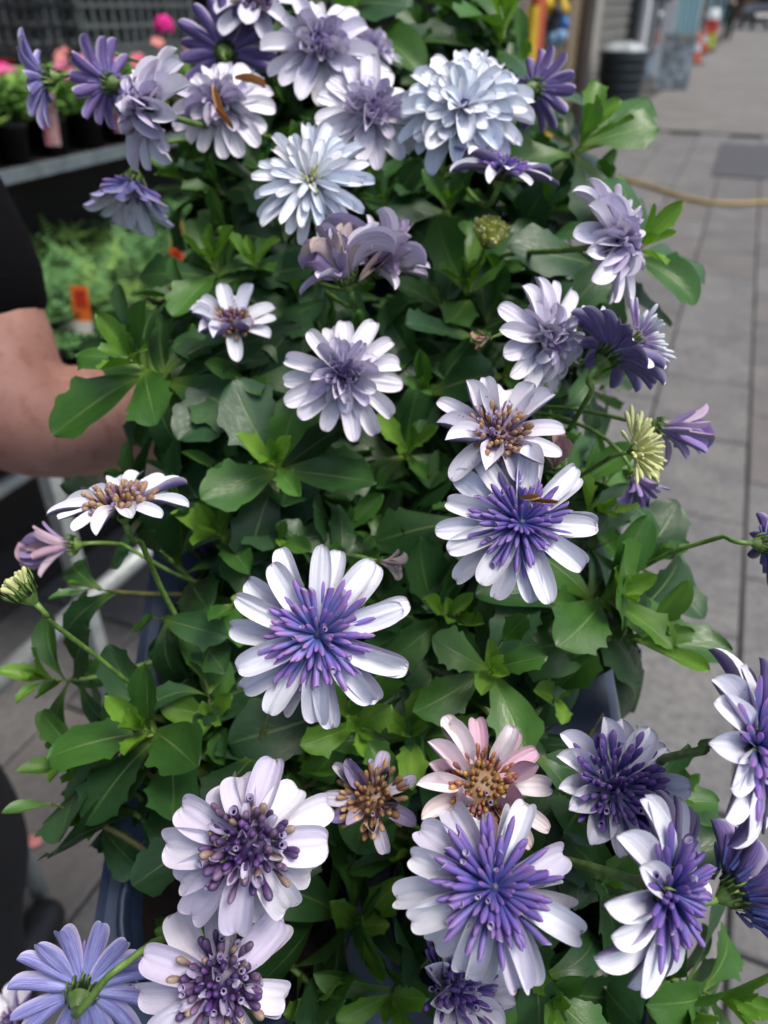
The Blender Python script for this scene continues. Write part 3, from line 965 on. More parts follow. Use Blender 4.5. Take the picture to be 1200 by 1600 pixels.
F('single_back', 952, 555, 190, 5.2, (.62, .62, -.05), n=17, elev=30, pet='droop', wide=.27, blue=.25, stem=[(925, 610, .35), (890, 670, .38)], label='bloom with folded dark purple petal backs', host=5, depth=.345)
F('tuft', 1000, 530, 90, 3.0, (.8, .35, .1), label='tuft of pale florets', host=5, depth=.36)
F('closed', 1030, 668, 105, 3.2, (1, -.25, .1), n=9, elev=66, cols=['b8a6d4', 'cbb8cc', 'a08cc8'], label='spent purple bloom pointing over the pavement', host=5, depth=.37)
F('cream', 995, 704, 92, 2.9, (.75, .15, .6), stem=[(945, 720, .36), (905, 745, .38)], label='cream green floret cluster', host=5, depth=.345)
F('bead_brown', 778, 680, 190, 5.2, (.0, .48, .9), n=14, elev=12, pet='cup', wide=.32, label='lilac bloom with brown beaded centre', host=3, depth=.315)
F('single_back', 1192, 850, 105, 3.8, (.9, -.05, -.2), n=11, elev=34, stem=[(1130, 838, .34), (1050, 862, .36), (980, 900, .39)], label='purple bloom on a long bare stalk above the pavement', host=3, depth=.33)
F('closed', 868, 728, 60, 2.0, (-.1, .8, .4), n=7, elev=72, cols=['c9a8a6', 'b89894'], label='small dry pink bud', host=3, depth=.36)
F('closed', 990, 742, 60, 2.2, (.3, -.9, .2), n=8, elev=64, cols=['b8a6d4', '9a88bc'], label='small nodding purple bloom', host=5, depth=.375)
F('closed', 764, 528, 40, 1.2, (-.9, -.2, .4), n=6, elev=80, cols=['c9b49c', 'b09078'], label='dry pointed bud', host=7, depth=.38)
F('closed', 596, 878, 50, 1.6, (1, -.25, .4), n=6, elev=76, cols=['cfc4bc', 'b8a8a4'], label='papery dry bloom', host=2, depth=.36)

# dry brown petals lying on two blooms
def dry(px, py, d, ang, l_, w_, host, var):
    e, hp_ = plants[host]
    p = P(px, py, d) - hp_
    x = RT * math.cos(ang) + UP * math.sin(ang)
    z = -FW
    y = z.cross(x)
    m_ = M(((x.x, y.x, z.x, p.x), (x.y, y.y, z.y, p.y), (x.z, y.z, z.z, p.z), (0, 0, 0, 1)))
    o = link('dry_petal', PET['curl'][var] if var < 3 else PET['droop'][0], e, m_ @ M.Diagonal((l_, w_, l_, 1)))
    o.color = S('c79a62')
    o.pass_index = 1
dry(334, 138, .405, R(-72), .014, .0038, 8, 1)
dry(337, 172, .400, R(-50), .015, .0032, 8, 0)
dry(368, 124, .41, R(-8), .015, .0032, 8, 1)
dry(812, 778, .272, R(5), .007, .0022, 3, 2)
dry(826, 782, .272, R(-4), .010, .0016, 3, 0)

# ------------------------------------------------------------------ leafy shoots
DARK = ['34582c', '2e502c', '3a6232', '416838', '2a4a28', '385c3a']
MID = ['446f2d', '4d7833', '406a2e', '527e37']
YNG = ['628c2e', '709a34', '5a822e', '7ca440']

def blocked(p, d_margin=0.0):
    x, y, d = proj(p)
    for fx, fy, fr, fd in FLOWERS:
        if d < fd + d_margin and (x - fx) ** 2 + (y - fy) ** 2 < (fr * 1.02) ** 2:
            return True
    return False
HERO = []
def near_hero(p):
    x, y, d = proj(p)
    for hx, hy, hr, hd in HERO:
        if d < hd and (x - hx) ** 2 + (y - hy) ** 2 < hr * hr:
            return True
    return False

CLEAR = [(885, 60, 62), (870, 130, 30), (222, 905, 58), (205, 960, 40), (945, 1120, 62), (222, 860, 40), (165, 1430, 60), (50, 1350, 62), (105, 1440, 50)]
LEAVES = {}
def shoot(tip, axis, host_i, N, L, rs, hero=False, spin=None, gap=0.0019, free=False):
    L *= 1.12 if hero else 1.0
    e, hp_ = plants[host_i]
    base = hp_ + V((rs.uniform(-.025, .025), rs.uniform(-.025, .025), 0.0))
    axis = axis.normalized()
    ln = (tip - base).length
    pts = bez(base, base + ZUP * ln * .35, tip - axis * ln * .4, tip, 14)
    loc = [p - tip for p in pts]
    mb = MB().tube(loc, [0.0023 - 0.0009 * i / 14 if i < 13 else 0.0004 for i in range(15)], 6)
    todo = []
    spin = rs.uniform(0, 6.28) if spin is None else spin
    acc = [0]
    for i in range(14, 0, -1):
        acc.append(acc[-1] + (pts[i] - pts[i - 1]).length)
    for k in range(N):
        s = gap * k ** 1.12
        i = 0
        while i < 13 and acc[i + 1] < s:
            i += 1
        f_ = min(1, (s - acc[i]) / max(1e-6, acc[i + 1] - acc[i]))
        p = pts[14 - i].lerp(pts[13 - i], f_)
        ax = (pts[14 - i] - pts[13 - i]).normalized()
        g = k / max(1, N - 1)
        young = k < (6 if hero else 4)
        l_ = L * (0.26 + (0.085 if hero else 0.16) * k if k < (8 if hero else 5) else 1.0 - 0.1 * rs.random()) * rs.uniform(.88, 1.1)
        l_ = min(l_, L * 1.12)
        inc = R(min(98, (30 + k * 5.6 if hero else 26 + k * 7.0) + rs.uniform(-9, 9)))      # angle away from the shoot's axis
        phi = spin + k * 2.39996 + rs.uniform(-.2, .2)
        a1 = ax.cross(V((0.3, 1, 0.1))).normalized()
        a2 = ax.cross(a1)
        out = a1 * math.cos(phi) + a2 * math.sin(phi)
        xd = (ax * math.cos(inc) + out * math.sin(inc)).normalized()
        zd = (ax - xd * ax.dot(xd))
        if zd.length < 1e-4:
            zd = out * -1
        zd.normalize()
        # leaves lift their faces towards the light
        zd = (zd + ZUP * 0.35)
        zd = (zd - xd * zd.dot(xd)).normalized()
        yd = zd.cross(xd)
        mid = p + xd * l_ * .55
        tp = p + xd * l_ * .95
        if blocked(tp, .004) or blocked(mid, .004):
            continue
        px_, py_, _ = proj(mid)
        tx_, ty_, _ = proj(tp)
        bx_, by_, _ = proj(p)
        if not free and any((bx_ - cx) ** 2 + (by_ - cy) ** 2 < cr_ * cr_ * .5 or (px_ - cx) ** 2 + (py_ - cy) ** 2 < cr_ * cr_ or (tx_ - cx) ** 2 + (ty_ - cy) ** 2 < cr_ * cr_ for cx, cy, cr_ in CLEAR):
            continue
        if not hero and (near_hero(tp) or near_hero(mid)):
            continue
        pr = proj(tp)
        if pr[2] < 0.2:
            continue
        me = rs.choice(LEAF_YNG if young else LEAF_OLD)
        sc_ = V((l_, l_ * rs.uniform(.9, 1.12), l_))
        rot = M(((xd.x, yd.x, zd.x, 0), (xd.y, yd.y, zd.y, 0), (xd.z, yd.z, zd.z, 0), (0, 0, 0, 1)))
        mtx = M.Translation(p - tip) @ rot @ M.Diagonal((sc_.x, sc_.y, sc_.z, 1))
        c = tint(YNG if k < (5 if hero else 1) else (MID if k < (8 if hero else 4) else DARK + (MID[:1] if hero else [])), rs, .12)
        todo.append((me, mtx, c))
    if len(todo) < 4 or LEAVES.get(host_i, 0) + len(todo) > 290:
        return
    sh = link('shoot', mb.mesh('shoot', M_WOODY if not hero else M_STEM, True), e, M.Translation(tip - hp_))
    for me, mtx, c in todo:
        o = link('leaf', me, sh, mtx)
        o.color = c
    LEAVES[host_i] = LEAVES.get(host_i, 0) + len(todo)

rs = random.Random(5)
TOC = -FW
hero = [  # px, py, depth, plant, leaves, leaf length, lean in the picture
    (222, 1138, .36, 0, 16, .051, (-.1, .05)), (205, 558, .40, 4, 14, .052, (-.25, .1)), (430, 722, .385, 4, 14, .047, (0, .1)),
    (768, 1045, .35, 3, 14, .042, (0, .1)), (862, 1560, .32, 1, 14, .038, (0, .2)), (922, 205, .47, 9, 11, .062, (.5, .5)),
    (330, 408, .46, 6, 12, .052, (-.1, .5)), (395, 405, .47, 6, 11, .045, (0, .6)), (735, 440, .47, 7, 12, .056, (.1, .6)),
    (560, 1140, .36, 2, 10, .05, (.2, -.3)), (545, 20, .55, 8, 12, .065, (-.1, .8)), (790, 30, .56, 9, 12, .07, (.2, .8)), (500, -30, .55, 8, 10, .06, (-.3, .7)),
    (1000, 385, .43, 7, 10, .055, (.6, .1)), (960, 930, .37, 3, 11, .058, (.5, .1)), (1010, 1000, .38, 3, 9, .062, (.9, -.2)),
    (930, 800, .41, 5, 11, .055, (.4, .1)), (110, 1190, .39, 0, 10, .052, (-.6, .0)), (165, 1265, .385, 0, 10, .054, (-.3, -.3)), (70, 1060, .41, 2, 8, .045, (-.8, .2)), (330, 1120, .385, 2, 10, .044, (.1, .1)), (430, 960, .40, 2, 10, .05, (-.2, .4)),
    (640, 700, .44, 6, 11, .05, (.1, .3)), (250, 860, .43, 2, 11, .05, (-.5, .4)), (1130, 1560, .36, 1, 10, .055, (.7, .1)), (560, 1450, .38, 0, 12, .058, (.1, .2)),
    (500, 1560, .37, 0, 12, .058, (-.1, .2)), (610, 1560, .36, 1, 11, .056, (.1, .1)), (640, 1330, .39, 1, 11, .055, (0, .2)),
    (980, 1520, .37, 1, 11, .056, (.2, .1)), (470, 1180, .39, 0, 10, .052, (.1, .2)), (330, 1440, .39, 0, 8, .05, (.1, .2)), (1060, 1590, .36, 1, 10, .055, (.3, .1)),
    (340, 830, .41, 4, 11, .055, (-.1, .3)), (700, 960, .39, 2, 10, .05, (.1, .2)), (870, 1090, .39, 3, 9, .055, (.2, -.2)), (640, 1150, .37, 1, 10, .056, (0, .1)),
]
for hx, hy, hd, hi, N, L, ln in hero:
    HERO.append((hx, hy, 0.6 * L * 1200 / hd, hd - 0.006))
for k, (hx, hy, hd, hi, N, L, ln) in enumerate(hero):
    tip = P(hx, hy, hd)
    ax = TOC * 1.0 + ZUP * 0.45 + RT * ln[0] + UP * ln[1]
    shoot(tip, ax, hi, N + 5, L, rs, True, gap=0.0016, free=(k == 0))

for pi, (e, hp_) in enumerate(plants):
    n_ = 20
    for k in range(n_):
        r_ = 0.088 * math.sqrt((k + .5) / n_)
        w = k * 2.39996 + pi
        off = V((math.cos(w) * r_, math.sin(w) * r_, 0))
        h = 0.118 - 5.5 * r_ * r_ + rs.uniform(-.02, .012)
        tip = hp_ + off + ZUP * h + DN * 0.0
        ax = ZUP * 0.8 + off.normalized() * (0.3 + r_ * 7) + TOC * 0.3
        if blocked(tip, -0.01):
            tip -= ZUP * 0.03
        shoot(tip, ax, pi, 13, rs.uniform(.040, .054), rs)

# ------------------------------------------------------------------ the person at the left
M_SKIN = (lambda t: t)(NT('skin'))
_t = M_SKIN
_tc = _t.n('ShaderNodeTexCoord').outputs['Object']
_c = _t.mix(_t.ramp(_t.noise(14, _tc, 4), 0.3, 0.7), S('a4786c'), S('ba9084'))
_c = _t.mix(_t.ramp(_t.noise(90, _tc, 3), 0.52, 0.72, 0, 0.5), _c, S('8f5c4c'))
_c = _t.mix(_t.ramp(_t.noise(34, _tc, 3), 0.3, 0.42, 0.3, 0), _c, S('c99f90'))
_t.put(_t.b.inputs['Base Color'], _c)
_t.b.inputs['Roughness'].default_value = 0.5
_t.b.inputs['Subsurface Weight'].default_value = 0.15
_t.b.inputs['Subsurface Radius'].default_value = (0.01, 0.004, 0.002)
_t.bump(_t.noise(260, _tc, 3), 0.15, 0.001)
M_SKIN = _t.m
M_SHIRT = plain('black_cotton', S('0b0c10'), 0.95, var=0.3, scale=40, bump=0.4, bdist=0.003)
M_SHIRT.node_tree.nodes['Principled BSDF'].inputs['Specular IOR Level'].default_value = 0.12
M_TROUSER = plain('black_denim', S('14161b'), 0.85, var=0.3, scale=30, bump=0.3, bdist=0.002)
M_HAIR = plain('dark_hair', S('2a1d16'), 0.6, var=0.4, scale=60, bump=0.5)

def skin(name, verts, edges, rads, mat, parent, sub=2):
    me = bpy.data.meshes.new(name)
    me.from_pydata([tuple(v) for v in verts], edges, [])
    me.materials.append(mat)
    o = link(name, me, parent)
    md = o.modifiers.new('skin', 'SKIN')
    md.use_smooth_shade = True
    if not me.skin_vertices:
        return o
    for i, r_ in enumerate(rads):
        sv = me.skin_vertices[0].data[i]
        sv.radius = (r_, r_) if not isinstance(r_, tuple) else r_
        sv.use_root = (i == 0)
    sb = o.modifiers.new('sub', 'SUBSURF')
    sb.levels = sb.render_levels = sub
    return o

person = empty('person', (-0.62, 0.5, 0), 'person in black clothes reaching a bare arm behind the daisies', 'person')
PB = V((-0.62, 0.5, 0))
ELB, SHO = P(35, 672, .60), P(-250, 110, .54)
WRI = ELB + V((0.20, 0.16, -0.035))
HND = WRI + V((0.06, 0.04, -0.01))
bv, be, br = [], [], []
def chain(start, pts):
    prev = start
    for p, r_ in pts:
        bv.append(p); br.append(r_)
        if prev is not None:
            be.append((prev, len(bv) - 1))
        prev = len(bv) - 1
    return prev
pel = chain(None, [(V((-.66, .48, .95)), .12)])
ch = chain(pel, [(V((-.66, .48, 1.12)), .11), (V((-.65, .48, 1.30)), .125)])
nk = chain(ch, [(V((-.64, .49, 1.44)), .055), (V((-.63, .50, 1.52)), .055), (V((-.61, .52, 1.60)), .088), (V((-.61, .52, 1.68)), .085)])
arm = chain(ch, [(SHO, .06), (SHO.lerp(ELB, .5), .06), (SHO.lerp(ELB, .82), .059), (ELB, .056), (ELB.lerp(WRI, .3), .052), (ELB.lerp(WRI, .65), .036), (WRI, .026), (HND, .034)])
fd = (HND - WRI).normalized(); fs = fd.cross(ZUP).normalized()
for k, (w, l_) in enumerate(((-.030, .06), (-.010, .075), (.010, .08), (.030, .07))):
    b_ = HND + fs * w + fd * .02
    chain(arm, [(b_, .0095), (b_ + fd * l_ * .5 - ZUP * .006, .009), (b_ + fd * l_ * .85 - ZUP * .024, .0075)])
th = WRI + fs * -.03 + fd * .025
chain(arm - 1, [(th, .011), (th + fd * .03 - fs * .018, .0095), (th + fd * .055 - fs * .018 - ZUP * .01, .008)])
SH2 = V((-.84, .44, 1.36))
arm2 = chain(ch, [(SH2, .058), (V((-.90, .44, 1.2)), .05), (V((-.92, .46, 1.06)), .042), (V((-.90, .54, .94)), .035), (V((-.88, .60, .84)), .026), (V((-.88, .62, .78)), .034)])
for k in range(5):
    b_ = V((-.91 + k * .016, .63, .74))
    chain(arm2, [(b_, .0095), (b_ + V((0, .01, -.04)), .008)])
KN = V((-.50, .56, .50)); FT = V((-.60, .58, .09))
chain(pel, [(V((-.56, .52, .88)), .085), (KN, .055), (FT, .04)])
chain(pel, [(V((-.76, .48, .88)), .085), (V((-.78, .52, .5)), .055), (V((-.78, .48, .09)), .04)])
skin('body', [p - PB for p in bv], be, br, M_SKIN, person)
# clothing, each a garment of its own
t_v = [V((-.66, .48, .92)), V((-.66, .48, 1.12)), V((-.65, .48, 1.31)), V((-.64, .49, 1.41)), SHO + V((0, 0, .005)), SHO.lerp(ELB, .4), SHO.lerp(ELB, .84), SH2, V((-.89, .44, 1.22))]
skin('t_shirt', [p - PB for p in t_v], [(1, 0), (1, 2), (2, 3), (2, 4), (4, 5), (5, 6), (2, 7), (7, 8)], [.135, .13, .145, .08, .078, .076, .074, .075, .07], M_SHIRT, person)
tr_v = [V((-.66, .48, .95)), V((-.555, .52, .86)), KN, V((-.57, .57, .28)), V((-.60, .58, .10)), V((-.765, .48, .86)), V((-.78, .52, .5)), V((-.78, .48, .1))]
skin('trousers', [p - PB for p in tr_v], [(0, 1), (1, 2), (2, 3), (3, 4), (0, 5), (5, 6), (6, 7)], [.132, .1, .074, .066, .06, .1, .072, .06], M_TROUSER, person)
for x, y in ((-.59, .62), (-.78, .54)):
    skin('shoe', [V((x, y - .07, .055)) - PB, V((x, y + .03, .05)) - PB, V((x + .01, y + .13, .035)) - PB], [(0, 1), (1, 2)], [.045, .046, .034], M_BLACKP, person)
skin('hair', [V((-.62, .50, 1.66)) - PB, V((-.62, .48, 1.73)) - PB, V((-.64, .45, 1.60)) - PB], [(0, 1), (0, 2)], [.098, .06, .06], M_HAIR, person)
hd_ = V((-.61, .52, 1.62)); fdir = V((.7, .7, 0)).normalized(); fsd = fdir.cross(ZUP)
for s_ in (-1, 1):
    skin('ear', [hd_ + fsd * s_ * .085 - PB, hd_ + fsd * s_ * .092 + ZUP * .03 - PB], [(0, 1)], [.012, .014], M_SKIN, person, 1)
    skin('eye', [hd_ + fdir * .082 + fsd * s_ * .03 + ZUP * .02 - PB, hd_ + fdir * .084 + fsd * s_ * .034 + ZUP * .02 - PB], [(0, 1)], [.008, .008], M_BLACKP, person, 1)
skin('nose', [hd_ + fdir * .085 + ZUP * .02 - PB, hd_ + fdir * .105 - ZUP * .012 - PB], [(0, 1)], [.008, .012], M_SKIN, person, 1)
skin('mouth', [hd_ + fdir * .088 + fsd * .02 - ZUP * .045 - PB, hd_ + fdir * .088 - fsd * .02 - ZUP * .045 - PB], [(0, 1)], [.005, .005], plain('lips', S('9a5a50'), .5), person, 1)

# ------------------------------------------------------------------ shelves of other plants to the left
def SB(mb, s0, s1, l0, l1, z0, z1):   # box in street coordinates
    m_ = M.Rotation(ROTZ, 3, 'Z')
    return mb.box(ST((s0 + s1) / 2, (l0 + l1) / 2, (z0 + z1) / 2), (abs(l1 - l0), abs(s1 - s0), abs(z1 - z0)), m_)

def bar(s0, s1, l, z, r_, name, parent, mat=M_GALV):
    return MB().tube([ST(s0, l, z), ST(s1, l, z)], r_, 10).obj(name, mat, parent, smooth=True)

low = empty('plant_trolley', (0, 0, 0), 'low metal plant trolley with round steel rails beside the bench', 'trolley')
bar(.42, 2.2, -.855, .50, .017, 'rail', low)
bar(.42, 2.2, -1.275, .50, .017, 'rail', low)
for k in range(3, 9):
    SB(MB(), .46 + k * .195, .645 + k * .195, -.875, -1.255, .468, .480).obj('plank', M_PLY, low)
for s_ in (.47, 2.15):
    for l_ in (-.855, -1.275):
        MB().tube([ST(s_, l_, .0), ST(s_, l_, .49)], .015, 8).obj('post', M_GALV, low, smooth=True)

M_PLYD = plain('rack_plywood', S('2c2824'), .7, var=.4, scale=9)  # very dark brown sheet for the rack's shelves and backing
rack = empty('plant_rack', (0, 0, 0), 'galvanised two tier rack of bedding plants behind the arm', 'rack')
def shelf(s0, s1, l0, l1, z):
    SB(MB(), s0, s1, l0, l1, z - .02, z).obj('shelf', M_PLYD, rack)
    SB(MB(), s0, s1, l0 + .001, l0 + .018, z - .016, z + .008).obj('rail', M_RAIL, rack)
shelf(.9, 3.4, -1.33, -1.75, 1.07)
shelf(.9, 3.4, -1.06, -1.75, .74)
SB(MB(), .95, 3.35, -1.76, -1.775, .02, 1.04).obj('added_dark_backing', M_PLYD, rack)  # added dark sheet hiding the crates; the gap's shade is put into its colour
for s_ in (.92, 3.38):
    for l_ in (-1.06, -1.74):
        SB(MB(), s_ - .015, s_ + .015, l_ - .03, l_ + .0, 0.0, 1.06 if l_ < -1.5 else .73).obj('post', M_GALV, rack)

def green(name, a, b):
    return green_mat(name, a, b, 0.5)
M_BED = [green('bedding_leaf', '3f6b2c', '6a9440'), green('bedding_leaf_pale', '5f8a3c', '8db05c'), green('fern_leaf', '3a6b3a', '6f9c5c')]
M_PINK = [plain('pink_bloom', S('c8688c'), .6, var=.2), plain('magenta_bloom', S('e81a92'), .6, var=.15), plain('salmon_bloom', S('d88a84'), .6, var=.2)]
M_TAGP = plain('pink_tag', S('c86a78'), .5, var=.35, scale=40, col2=S('d9c8c0'))
M_WHITET = plain('tag_white', S('d8d4cc'), .4, var=.2)
M_TAGR = plain('tag_red_print', S('b8321e'), .4, var=.3, scale=60)
M_TAGO = plain('orange_tag', S('d86a26'), .5, var=.2, scale=30, col2=S('d8641f'))

def clump(rs, n, r_, h, L, w, mode='leaf'):
    mb = MB()
    for k in range(n):
        a = rs.uniform(0, 6.28)
        rr = r_ * math.sqrt(rs.random())
        z = h * (0.25 + 0.75 * rs.random()) * (1 - .5 * (rr / r_) ** 2)
        p = V((math.cos(a) * rr, math.sin(a) * rr, z))
        d = V((math.cos(a + rs.uniform(-.8, .8)), math.sin(a + rs.uniform(-.8, .8)), rs.uniform(-.2, .7))).normalized()
        s_ = d.cross(ZUP).normalized(); nn = s_.cross(d)
        l_ = L * rs.uniform(.7, 1.2)
        if mode == 'leaf':
            mb.add([p, p + d * l_ * .5 + s_ * w + nn * .1 * l_, p + d * l_, p + d * l_ * .5 - s_ * w + nn * .1 * l_, p + d * l_ * .5], [(0, 1, 4), (1, 2, 4), (2, 3, 4), (3, 0, 4)])
        else:
            for q in range(6):
                b = p + d * l_ * q / 6
                for g_ in (-1, 1):
                    e_ = b + s_ * g_ * w * (1.2 - q / 6) + d * l_ * .12
                    mb.add([b, b + d * l_ * .1, e_], [(0, 1, 2)])
    return mb

spot_me = MB().lathe([(.0, 0), (.028, 0), (.036, .07), (.039, .07), (.039, .078), (.034, .078), (.032, .066), (0.0, .064)], 14).mesh('pot', M_BLACKP, True)
rsb = random.Random(77)
desc = ['pale green', 'dark green', 'bushy', 'low', 'tall', 'leafy', 'sparse', 'rounded', 'spreading', 'upright']
k = 0
for row, l_ in enumerate((-1.40, -1.50, -1.60)):
    for j in range(10):
        s_ = 1.22 + j * .115 + row * .04
        nm = ['first', 'second', 'third', 'fourth', 'fifth', 'sixth', 'seventh', 'eighth', 'ninth', 'tenth'][j]
        rw = ['front', 'middle', 'back'][row]
        e = empty('bedding_plant', ST(s_, l_, 1.071), f'pink flowering bedding plant, {rw} row of the upper shelf', 'plant', f'bedding plants in the {rw} row of the upper shelf')
        link('pot', spot_me, e)
        fm = rsb.choice(M_BED[:2])
        o = clump(rsb, 70, .06, rsb.uniform(.07, .11), .045, .014).obj('foliage', fm, e)
        o.location.z = .06
        nb = rsb.choice((0, 1, 1, 2))
        tg = row == 0 and j % 2 == 0
        e['label'] = f"{'pale' if fm is M_BED[1] else 'dark'} leaved bedding plant with {('no', 'one', 'two')[nb]} bloom{'' if nb == 1 else 's'}{' and a pink tag' if tg else ''}, {rw} row of upper shelf"
        for q in range(nb):
            mb = MB()
            for t_ in range(6):
                a = t_ * 1.047
                mb.add([(0, 0, 0), (.016 * math.cos(a - .5), .016 * math.sin(a - .5), .006), (.024 * math.cos(a), .024 * math.sin(a), .003), (.016 * math.cos(a + .5), .016 * math.sin(a + .5), .006)], [(0, 1, 2, 3)])
            o = mb.obj('bloom', rsb.choice(M_PINK), e, loc=(rsb.uniform(-.04, .04), rsb.uniform(-.05, .02), rsb.uniform(.14, .19)))
            o.rotation_euler = (rsb.uniform(.2, .9), rsb.uniform(-.4, .4), 0)
        if row == 0 and j % 2 == 0:
            o = MB().box((0, 0, 0), (.034, .0015, .10)).obj('plant_tag', M_TAGP, e, loc=(.02, -.042, .075))
            o.rotation_euler = (-.15, 0, ROTZ + rsb.uniform(-.3, .3))
# the vivid magenta bloom standing above the rest
e = empty('geranium', ST(1.98, -1.45, 1.071), 'plant with one vivid magenta bloom standing above the pink row', 'plant')
link('pot', spot_me, e)
o = clump(rsb, 60, .05, .10, .045, .015).obj('foliage', M_BED[0], e); o.location.z = .06
mb = MB()
for q in range(30):
    a, b = q * 2.4, math.acos(1 - 1.6 * (q + .5) / 30)
    d = V((math.sin(b) * math.cos(a), math.sin(b) * math.sin(a), math.cos(b)))
    s_ = d.orthogonal().normalized(); u_ = d.cross(s_)
    c = d * .022
    mb.add([c - s_ * .009, c - u_ * .009, c + s_ * .009, c + u_ * .009, c + d * .005], [(0, 1, 4), (1, 2, 4), (2, 3, 4), (3, 0, 4)])
mb.obj('bloom', M_PINK[1], e, loc=(0, 0, .235))
MB().tube([(0, 0, .07), (0, 0, .235)], .002, 6).obj('stalk', M_STEM, e)

for row, l_ in enumerate((-1.13, -1.27, -1.42)):
    for j in range(11):
        s_ = .98 + j * .15 + row * .05
        rw = ['front', 'middle', 'back'][row]
        e = empty('feathery_plant', ST(s_, l_, .742), f'feathery green plant, {rw} row of the lower shelf', 'plant', f'feathery plants in the {rw} row of the lower shelf')
        link('pot', spot_me, e)
        fm = M_BED[2 if rsb.random() < .7 else 1]
        o = clump(rsb, 60, .085, rsb.uniform(.10, .14), .075, .016, 'fern').obj('foliage', fm, e)
        o.location.z = .06
        tg = (row == 0 and j in (1, 3, 5)) or (row == 1 and j in (4, 7))
        e['label'] = f"{'blue green' if fm is M_BED[2] else 'pale green'} feathery plant {'with an orange tag' if tg else 'without a tag'}, {rw} row of lower shelf"
        if (row == 0 and j in (1, 3, 5)) or (row == 1 and j in (4, 7)):
            o = MB().box((0, 0, 0), (.034, .0015, .085)).obj('plant_tag', M_TAGO, e, loc=(.045, -.075, .135))
            o.rotation_euler = (-.2, 0, ROTZ + rsb.uniform(-.3, .3))
            MB().box((0, -.0015, -.032), (.036, .001, .022)).obj('white_strip', M_WHITET, o)
            MB().box((.002, -.0015, .02), (.022, .001, .03)).obj('printed_flower', M_TAGR, o)

# crates in the dim shop interior
def crate(s_, l_, z, col, label, grp=None):
    mt = plain('crate_plastic_' + col, S(col), .5, var=.3)
    e = empty('crate', ST(s_, l_, z), label, 'crate', grp)
    e.rotation_euler = (0, 0, ROTZ)
    W_, D_, H_ = .40, .58, .24
    MB().box((0, 0, .01), (W_, D_, .02)).obj('base', mt, e)
    for y_ in (-1, 1):
        mb = MB()
        for q in range(9):
            mb.box((-W_ / 2 + .012 + q * (W_ - .024) / 8, y_ * (D_ / 2 - .008), H_ / 2 + .01), (.012, .014, H_ - .02))
        for q in range(5):
            mb.box((0, y_ * (D_ / 2 - .008), .03 + q * .052), (W_, .017, .012))
        mb.obj('lattice_side', mt, e)
    for x_ in (-1, 1):
        mb = MB()
        for q in range(13):
            mb.box((x_ * (W_ / 2 - .008), -D_ / 2 + .025 + q * (D_ - .05) / 12, H_ / 2 + .01), (.014, .012, H_ - .02))
        for q in range(5):
            mb.box((x_ * (W_ / 2 - .008), 0, .03 + q * .052), (.017, D_ - .04, .012))
        mb.obj('lattice_side', mt, e)
tier = ['floor', 'second', 'third', 'fourth', 'fifth', 'sixth']
for q in range(6):
    crate(2.35, -2.0, q * .243 + .002, '565c5c', f'grey lattice crate in the tall grey stack, {["bottom one", "second up", "third up", "fourth up", "fifth up", "top one"][q]}', 'grey crates stacked behind the rack')
for q in range(5):
    crate(1.75, -2.25, q * .243 + .002, '7c2622', f'red lattice crate in the red stack, {["bottom one", "second up", "third up", "fourth up", "top one"][q]}', 'red crates stacked behind the rack')

# ------------------------------------------------------------------ shop fronts along the street
WALL = -1.85
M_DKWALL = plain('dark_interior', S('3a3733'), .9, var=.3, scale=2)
M_RENDER = plain('painted_render', S('9b9890'), .85, var=.2, scale=2, bump=.1)
M_BRICK = plain('old_brick', S('7c5b4a'), .9, var=.3, scale=8, bump=.3)
M_SHUT = plain('shutter_steel', S('9a9a94'), .45, .5, var=.2, scale=6)
M_DARKP = plain('dark_paint', S('32363c'), .5, var=.2)
M_BLUEP = plain('blue_grey_paint', S('7e93a3'), .5, var=.15)
M_TEAL = plain('teal_paint', S('5d8a98'), .5, var=.15)
M_WHITEP = plain('white_paint', S('cdd3d6'), .5, var=.12)
M_GLASS = plain('shop_glass', S('20262a'), .08, var=.2)

def building(s0, s1, wallmat, label, name='shop_building', open_=False):
    e = empty(name, ST((s0 + s1) / 2, WALL - 2, 0), label, 'building')
    inv = M.Translation(-ST((s0 + s1) / 2, WALL - 2, 0))
    def B(nm, a, b, c, d, z0, z1, mat):
        mb = SB(MB(), a, b, c, d, z0, z1)
        mb.v = [inv @ p for p in mb.v]
        return mb.obj(nm, mat, e)
    if open_:
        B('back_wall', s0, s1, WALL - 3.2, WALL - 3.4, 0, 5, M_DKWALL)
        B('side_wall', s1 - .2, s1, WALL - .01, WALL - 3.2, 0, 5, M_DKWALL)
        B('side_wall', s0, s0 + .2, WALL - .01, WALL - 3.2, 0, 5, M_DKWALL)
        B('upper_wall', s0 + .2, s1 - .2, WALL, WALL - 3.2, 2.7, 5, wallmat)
    else:
        B('wall', s0, s1, WALL - .25, WALL - 5, 0, 5.5, wallmat)
        n_ = max(1, int((s1 - s0) / 2))
        for q in range(n_):
            c = s0 + (q + .5) * (s1 - s0) / n_
            B('window', c - .5, c + .5, WALL - .2, WALL - .26, 3.3, 4.7, M_GLASS)
            B('window_sill', c - .6, c + .6, WALL - .12, WALL - .26, 3.2, 3.29, M_WHITEP)
    return e, B
building(-2.0, 6.6, M_BRICK, 'open fronted shop with a dim interior behind the plant racks', open_=True)
e, B = building(6.6, 11.2, M_BRICK, 'hardware shop front hung with timber boards')
rsf = random.Random(3)
woods = [plain('pale_timber', S('a08a68'), .7, var=.25), plain('brown_timber', S('6f5a42'), .7, var=.25), plain('dark_timber', S('40352b'), .75, var=.25), plain('grey_timber', S('8a8478'), .7, var=.2)]
